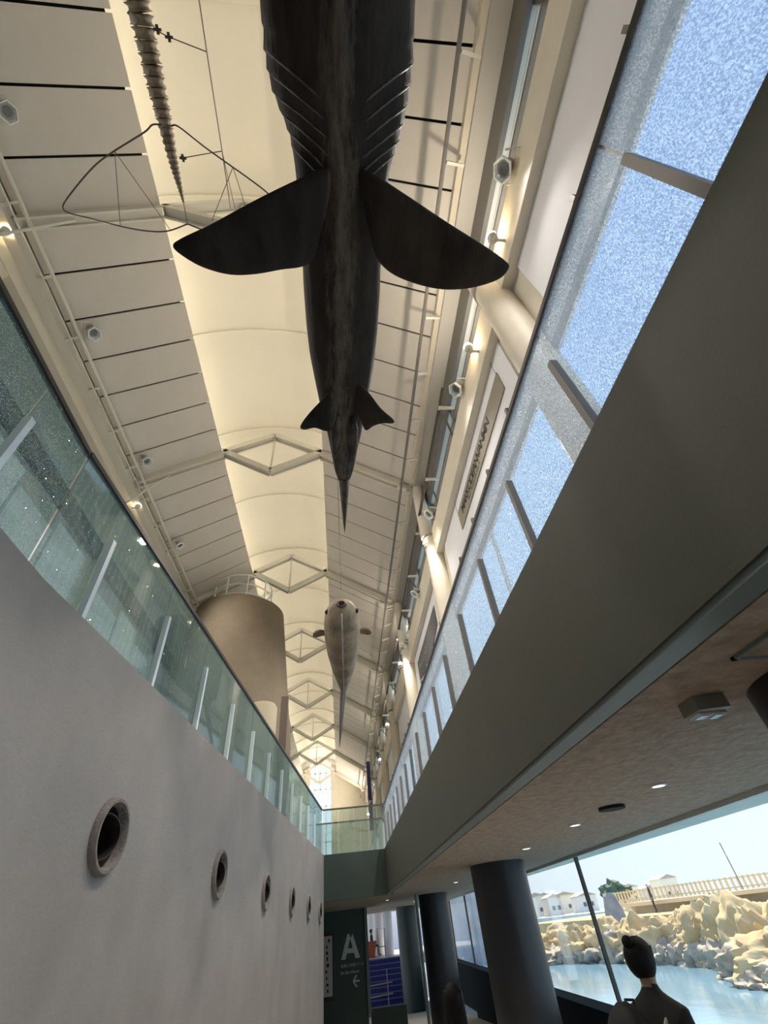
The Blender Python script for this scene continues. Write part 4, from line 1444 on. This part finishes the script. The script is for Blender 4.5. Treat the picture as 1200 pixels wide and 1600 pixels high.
def person(label, loc, rz, h, jacket, pose='stand', group=None):
    """Standing or seated figure of height h, facing +y before turning."""
    t = thing('person', label, 'person', loc, rz, group)
    s = h / 1.70
    V, E = [], []
    def v(x, y, z, r):
        V.append(((x * s, y * s, z * s), tuple(q * s for q in r) if isinstance(r, tuple) else r * s))
        return len(V) - 1
    def e(*a):
        for i in range(len(a) - 1):
            E.append((a[i], a[i + 1]))
    sit = pose == 'sit'
    hz = .50 if sit else .92
    pel = v(0, 0, hz, (.150, .110))
    wst = v(0, .005, hz + .16, (.130, .095))
    chs = v(0, .0, hz + .33, (.155, .105))
    shl = v(0, -.01, hz + .46, (.125, .085))
    nck = v(0, -.005, hz + .55, .052)
    nk2 = v(0, .008, hz + .60, .052)
    skl = v(0, .010, hz + .685, (.074, .088))
    crn = v(0, .0, hz + .755, (.060, .075))
    e(pel, wst, chs, shl, nck, nk2, skl, crn)
    jaw = v(0, .058, hz + .640, .040)
    nos = v(0, .098, hz + .685, .012)
    e(skl, jaw)
    e(skl, nos)
    for sx in (-1, 1):
        ear = v(sx * .078, 0, hz + .69, .018)
        e(skl, ear)
        sh = v(sx * .165, -.01, hz + .44, .062)
        el = v(sx * .225, -.02 if not sit else .04, hz + .17, .045)
        wr = v(sx * .225, .04 if not sit else .24, hz - .06 if not sit else hz + .12, .032)
        pm = v(sx * .225, .055 if not sit else .30, hz - .13 if not sit else hz + .11, .034)
        e(shl, sh, el, wr, pm)
        for f_, (dx, ln) in enumerate(((-.022, .068), (-.007, .078), (.008, .072), (.022, .056))):
            if sit:
                a_ = v(sx * .225 + dx, .34, hz + .10, .0095)
                b_ = v(sx * .225 + dx, .34 + ln * .6, hz + .075, .008)
            else:
                a_ = v(sx * .225 + sx * .004, .055 + dx, hz - .185, .0095)
                b_ = v(sx * .215, .062 + dx, hz - .185 - ln * .8, .008)
            e(pm, a_, b_)
        th_ = v(sx * .20, .085 if not sit else .30, hz - .14 if not sit else hz + .13, .010)
        e(pm, th_)
        if sit:
            hip = v(sx * .09, .04, hz - .02, .085)
            kn = v(sx * .10, .42, hz + .0, .058)
            an = v(sx * .10, .44, .08, .038)
            toe = v(sx * .10, .58, .035, .034)
        else:
            hip = v(sx * .088, 0, hz - .10, .088)
            kn = v(sx * .095, .012, .48, .058)
            an = v(sx * .098, -.015, .09, .040)
            toe = v(sx * .105, .13, .035, .036)
        e(pel, hip, kn, an, toe)
    zn, zw, zh = (hz + .575) * s, (hz - .02) * s, .085 * s
    def which(c):
        if c.z > zn:
            return 0
        if c.z < zh:
            return 3
        if abs(c.x) > .19 * s and c.z < (hz - .03) * s and not sit:
            return 0
        if sit and c.y > .26 * s and abs(c.x) > .17 * s and c.z > hz * s:
            return 0
        return 1 if c.z > zw else 2
    skin_person(V, E, ([M_SKIN, jacket, M_TROUSER, M_SHOE], which), 'body', t)
    # eyes and mouth
    for sx in (-1, 1):
        MB().ball((sx * .030 * s, .088 * s, (hz + .70) * s), .011 * s, 5).build('eye', M_INK, t, 'all', loc=(0, 0, 0))
    MB().ball((0, .094 * s, (hz + .645) * s), .016 * s, 5, (1.3, .5, .4)).build('mouth', mat('lips', (.38, .16, .13), .5), t, 'all', loc=(0, 0, 0))
    return t, s, hz

def hair_cap(t, s, hz, long_=0.0, bun=False):
    b = MB()
    rings = []
    n = 24
    zc = hz + .70
    prof = []
    for k in range(13):
        a = math.pi * k / 12 * .80
        prof.append((math.sin(a), math.cos(a)))
    for r, c in prof:
        ring = []
        for j in range(n):
            th_ = 2 * math.pi * j / n
            x, y = math.sin(th_) * r * .094, -math.cos(th_) * r * .110
            z = zc + c * .112
            front = max(0, -math.cos(th_) * -1)
            if y > .03 and c < .45:                 # leave the face free
                z = max(z, zc + .055)
                y = min(y, .085)
            ring.append(Vector((x * s, (y - .004) * s, z * s)))
        rings.append(ring)
    b.quadstrip(rings[1:])
    o = b.build('hair', M_HAIR, t, 'all', loc=(0, 0, 0))
    if bun:
        MB().ball((0, -.082 * s, (zc + .085) * s), .036 * s, 9, (1.1, .9, 1)).build('hair_bun', M_HAIR, t, 'all', loc=(0, 0, 0))
    if long_:
        b = MB()
        rr = []
        for f in range(9):
            z = zc + .06 - f * long_ / 8
            w = .088 + .018 * math.sin(f / 8 * 3.0)
            rr.append([Vector((w * math.sin(a) * s, (-.035 - .055 * math.cos(a)) * s, z * s)) for a in [2 * math.pi * j / 18 for j in range(18)]])
        b.quadstrip(rr)
        b.build('long_hair', M_HAIR, t, 'all', loc=(0, 0, 0))
    return o

# person in front of the sea window, seen from behind
d = 4.4
px_, py_ = .436 * d, .900 * d
t, s, hz = person('person with gathered dark hair looking out of the sea window', (px_, py_, ramp(py_)), math.radians(-62), 1.61, M_JACKET)
hair_cap(t, s, hz, 0, True)
b = MB().tube([(.10 * s, .085 * s, 1.10 * s), (.105 * s, .07 * s, 1.30 * s), (.10 * s, .0, 1.435 * s), (.085 * s, -.09 * s, 1.33 * s), (.02 * s, -.12 * s, 1.12 * s)], .014, 8)
b.build('shoulder_strap', M_STRAP, t, True, loc=(0, 0, 0))
# backpack hung on the back: a thing of its own
rz = math.radians(-62)
Rm = Matrix.Rotation(rz, 4, 'Z')
bp0 = Vector((px_, py_, ramp(py_))) + Rm @ Vector((-.06, -.24, .98 * s))
bag = thing('backpack', 'rounded dark backpack worn by the person at the sea window', 'backpack', bp0, rz)
b = MB()
rr = []
for f in range(13):
    a = f / 12
    z = .44 * a
    w = .155 * math.sqrt(max(.02, 1 - max(0, (a - .45) / .56) ** 2.2)) * (1 if a > .06 else .9)
    dp = .10 * math.sqrt(max(.02, 1 - max(0, (a - .5) / .52) ** 2)) * (1 if a > .06 else .85)
    rr.append([Vector((w * math.copysign(abs(math.cos(q)) ** .7, math.cos(q)), dp * math.copysign(abs(math.sin(q)) ** .7, math.sin(q)), z)) for q in [2 * math.pi * j / 24 for j in range(24)]])
b.quadstrip(rr)
b.build('sack', M_BAG, bag, 'all', loc=(0, 0, 0))
MB().tube([(-.03, .06, .40), (-.03, .075, .44), (.03, .075, .44), (.03, .06, .40)], .008, 6).build('grab_handle', M_BAG, bag, True, loc=(0, 0, 0))
MB().box(-.10, .10, -.118, -.085, .06, .20).build('front_pocket', M_BAG, bag, False, loc=(0, 0, 0))

# person with long dark hair, lower down the ramp
d = 5.6
px_, py_ = .165 * d, .985 * d
t, s, hz = person('person with long dark hair standing in front of the middle pillar', (px_, py_, ramp(py_)), math.radians(-18), 1.50, M_PINK)
hair_cap(t, s, hz, .42)
# person sitting on the landing
p = at(582, 1480, y=38.6)
bn = thing('bench', 'low bench on the landing behind the planter', 'bench', (p.x - .3, 39.3, zt))
MB().box(p.x - .9, p.x + .15, 39.1, 39.5, zt + .36, zt + .42).build('seat', M_POSTB, bn)
for xx in (p.x - .85, p.x + .05):
    MB().box(xx, xx + .05, 39.15, 39.45, zt, zt + .36).build('leg', M_POSTB, bn)
t, s, hz = person('person in dark clothes sitting on the landing above the blue stairs', (p.x, 39.3, zt), math.radians(-100), 1.65, M_JACKET, 'sit')
hair_cap(t, s, hz, 0)

# ================================================================== OUTSIDE
b = MB()
b.box(4.9, 400, -60, 500, -1.6, -1.0)
tag(b.build('sea_water', M_WATER), 'pale blue water of the rocky cove outside the window', 'water', kind='stuff')
random.seed(11)
def rock(loc, sx, sy, sz, seed, m_, label, group='shore rocks'):
    bm = bmesh.new()
    bmesh.ops.create_icosphere(bm, subdivisions=5, radius=1)
    off = Vector((seed * 3.1, seed * 1.7, seed * .9))
    for v in bm.verts:
        n = noise.fractal(v.co * 1.3 + off, .8, 2.1, 7) * .36 + noise.cell(v.co * 2.4 + off) * .05 - abs(noise.noise(v.co * 3.1 + off)) * .16
        v.co *= 1 + n
        v.co.x *= sx
        v.co.y *= sy
        v.co.z *= sz
    me = bpy.data.meshes.new('shore_rock')
    bm.to_mesh(me)
    bm.free()
    me.materials.append(m_)
    me.polygons.foreach_set('use_smooth', [True] * len(me.polygons))
    me.set_sharp_from_angle(angle=math.radians(50))
    o = link('shore_rock', me, None, loc)
    o.rotation_euler = (0, 0, seed)
    return tag(o, label, 'rock', group)
# shoreline from left to right as seen through the window
def outp(px, dist):
    r = ray(px, 1450)
    h = math.hypot(r.x, r.y)
    return r.x / h * dist, r.y / h * dist
ORDL = ['leftmost in the sea window', 'second from the left', 'third from the left', 'fourth from the left', 'fifth from the left', 'sixth from the left', 'seventh from the left', 'eighth from the left', 'ninth from the left', 'tenth from the left', 'eleventh from the left', 'twelfth from the left', 'ninth from the right', 'eighth from the right', 'seventh from the right', 'sixth from the right', 'fifth from the right', 'fourth from the right', 'third from the right', 'second from the right', 'nearest at the right edge', 'beyond the right picture edge']
RK = [(835, 46, 3.4, 3, 1.5, 0), (862, 44, 3.0, 2.6, 1.7, 0), (885, 42, 2.6, 2.4, 1.3, 0), (850, 41, 2.4, 1.8, .9, 1), (905, 41, 2.2, 2.2, 1.6, 0), (925, 39.5, 2.2, 2.0, 1.2, 1), (945, 41, 2.8, 2.4, 1.9, 0), (962, 38, 2.0, 1.8, 1.2, 1), (985, 38.5, 2.4, 2.2, 1.75, 0), (1008, 37, 2.4, 1.9, 1.9, 0), (1020, 35.5, 2.0, 1.6, 1.1, 1), (1045, 36, 2.8, 2.2, 1.9, 0), (1062, 34.5, 1.8, 1.6, 1.3, 1), (1085, 35, 2.6, 2.2, 2.0, 0), (1095, 33, 1.9, 1.8, 1.2, 1), (1120, 33.5, 2.6, 2.2, 2.1, 0), (1130, 31, 1.8, 1.6, 1.1, 1), (1160, 32, 2.8, 2.4, 2.2, 0), (1165, 28, 2.4, 2.2, .9, 1), (1200, 30, 3.0, 2.4, 2.2, 0), (1195, 25, 2.4, 2.2, .8, 1), (1240, 27, 3.2, 2.6, 1.6, 0)]
for i, (px, dist, sx, sy, sz, dk) in enumerate(RK):
    x, y = outp(px, dist)
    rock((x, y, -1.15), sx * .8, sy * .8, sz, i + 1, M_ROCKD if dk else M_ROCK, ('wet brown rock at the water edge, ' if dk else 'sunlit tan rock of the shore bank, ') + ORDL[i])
# bank and promenade behind the rocks
def outline_wall(name, label, cat, pl, z0, z1, th, m_):
    b = MB()
    for i in range(len(pl) - 1):
        (x0, y0), (x1, y1) = pl[i], pl[i + 1]
        d_ = Vector((x1 - x0, y1 - y0, 0)).normalized()
        n = Vector((-d_.y, d_.x, 0)) * th
        a, c = Vector((x0, y0, 0)), Vector((x1, y1, 0))
        if n.dot(a) < 0:
            n = -n
        zz0, zz1 = Vector((0, 0, z0)), Vector((0, 0, z1))
        b.hexa([a + zz0, c + zz0, c + n + zz0, a + n + zz0, a + zz1, c + zz1, c + n + zz1, a + n + zz1])
    return tag(b.build(name, m_), label, cat)
bank = [outp(px, dd) for px, dd in ((800, 60), (900, 52), (1000, 45), (1100, 40), (1200, 36), (1320, 32))]
outline_wall('shore_bank', 'sandy bank behind the shore rocks', 'bank', bank, -1.5, .55, 30, M_ROCK)
prom = [outp(px, dd) for px, dd in ((985, 52), (1030, 49), (1080, 47), (1130, 46), (1180, 46), (1250, 46))]
outline_wall('promenade_deck', 'cream curved promenade edge above the rocks', 'promenade', prom, 1.0, 1.22, 4, M_FENCE)
prom2 = [outp(px, dd) for px, dd in ((990, 53), (1030, 50), (1080, 48), (1130, 47), (1180, 47), (1250, 47))]
outline_wall('promenade_wall', 'pale wall under the curved promenade', 'wall', prom2, .3, 1.0, .4, M_CONC)
fn = thing('slatted_fence', 'sandy slatted fence along the skyline outside the window', 'fence', (*outp(1080, 60), .9))
fp = [outp(px, dd) for px, dd in ((960, 66), (1020, 62), (1080, 60), (1140, 58), (1200, 57), (1260, 56))]
for i in range(len(fp) - 1):
    a, c = Vector((*fp[i], 0)), Vector((*fp[i + 1], 0))
    for zz in (1.35, 1.95):
        MB().bar(a + Vector((0, 0, zz)), c + Vector((0, 0, zz)), .08, .08).build('rail', M_FENCE, fn)
    n = int((c - a).length / .42)
    for j in range(n):
        p = a + (c - a) * j / n
        o = MB().box(p.x - .09, p.x + .09, p.y - .04, p.y + .04, .5, 2.05).build('slat', M_FENCE, fn)
outline_wall('far_shore', 'low far shore carrying the small houses', 'shore', [outp(800, 118), outp(900, 108), outp(1000, 100), outp(1120, 90)], -1.5, .2, 60, M_CONC)
random.seed(5)
HC = [(.82, .78, .70), (.72, .70, .68), (.85, .80, .66), (.62, .60, .58), (.80, .74, .62)]
hx = [832, 848, 862, 878, 895, 913, 932, 1005, 1040, 1075]
HL = ['leftmost', 'second', 'third', 'fourth', 'fifth', 'sixth', 'seventh', 'eighth', 'ninth', 'rightmost']
for i, px in enumerate(hx):
    x, y = outp(px, 120 + 9 * (i % 3))
    w, dpt, hh = 2.6 + random.random() * 2.2, 4, 1.6 + random.random() * 1.4
    t = thing('far_house', 'small pale house on the far shore, %s counted from the left' % HL[i], 'house', (x, y, .4), group='far shore houses')
    m_ = mat('house_wall_%d' % (i % 5), HC[i % 5], .8)
    MB().box(x - w / 2, x + w / 2, y, y + dpt, .2, .6 + hh).build('wall', m_, t)
    MB().prism([(x - w / 2 - .2, y - .2, .6 + hh), (x + w / 2 + .2, y - .2, .6 + hh), (x, y - .2, .6 + hh + .55)], (0, dpt + .4, 0)).build('roof', mat('house_roof', (.42, .38, .34), .8), t)
    for q in range(2):
        MB().box(x - w * .3 + q * w * .4, x - w * .3 + q * w * .4 + .6, y - .04, y, 1.0, 1.6).build('window', M_PANEGREY, t)
for i, (px, dd, hh) in enumerate(((977, 95, 1.9), (990, 98, 1.4))):
    x, y = outp(px, dd)
    t = thing('far_tree', ['taller', 'lower'][i] + ' dark clump of trees on the skyline', 'tree', (x, y, .5), group='skyline trees')
    MB().tube([(x, y, .3), (x, y, 2.0)], .15, 6).build('trunk', M_DUCT, t)
    bm = bmesh.new()
    bmesh.ops.create_icosphere(bm, subdivisions=3, radius=1)
    for v in bm.verts:
        v.co *= 1 + noise.fractal(v.co * 2 + Vector((i * 5, 0, 0)), 1, 2, 3) * .5
        v.co = Vector((v.co.x * 1.7, v.co.y * 1.5, v.co.z * hh * .6))
    me = bpy.data.meshes.new('crown')
    bm.to_mesh(me)
    bm.free()
    me.materials.append(M_LEAF)
    o = link('crown', me, t)
    o.location = (x, y, 1.5 + hh * .55)
for px, dd, zt_, l in ((1192, 50, 4.0, 'thin leaning mast outside by the right picture edge'),):
    x, y = outp(px, dd)
    t = thing('mast', l, 'mast', (x, y, .5))
    MB().tube([(x, y, .5), (x - .1, y, zt_)], .035, 6).build('pole', M_PIPE, t)
    for z_ in (3.2, 3.5):
        MB().box(x - .10, x + .0, y - .03, y + .03, z_, z_ + .14).build('fitting', M_WHITE, t)
x, y = outp(968, 44)
b = MB()
b.quadstrip([[(x + cx_ * w, y + cy_ * w * .6, z_) for cx_, cy_ in ((-1, -1), (1, -1), (1, 1), (-1, 1))] for w, z_ in ((.62, .4), (.5, 1.1), (.34, 1.75), (.16, 1.95))])
tag(b.build('grey_cairn', mat('blue_grey_stone', (.30, .31, .35), .9, .2, 2)), 'grey tapered stone marker among the sunlit rocks', 'marker')
b = MB()
x0, y0 = outp(700, 47)
x1, y1 = outp(790, 44)
outline_wall('seawall', 'weathered blue-grey seawall seen between the two big pillars', 'seawall', [outp(690, 52), outp(745, 48), outp(815, 52)], -1.5, 3.1, 2, M_SEAWALL)
for o in S.objects:
    if o.name.startswith('seawall'):
        o['category'] = 'seawall'
x, y = outp(1036, 48)
t, s, hz = person('tiny person walking on the promenade outside', (x, y, 1.22 - .9), 1.2, 1.65, M_PINK)
t.location.z = .55
bpy.context.view_layer.update()
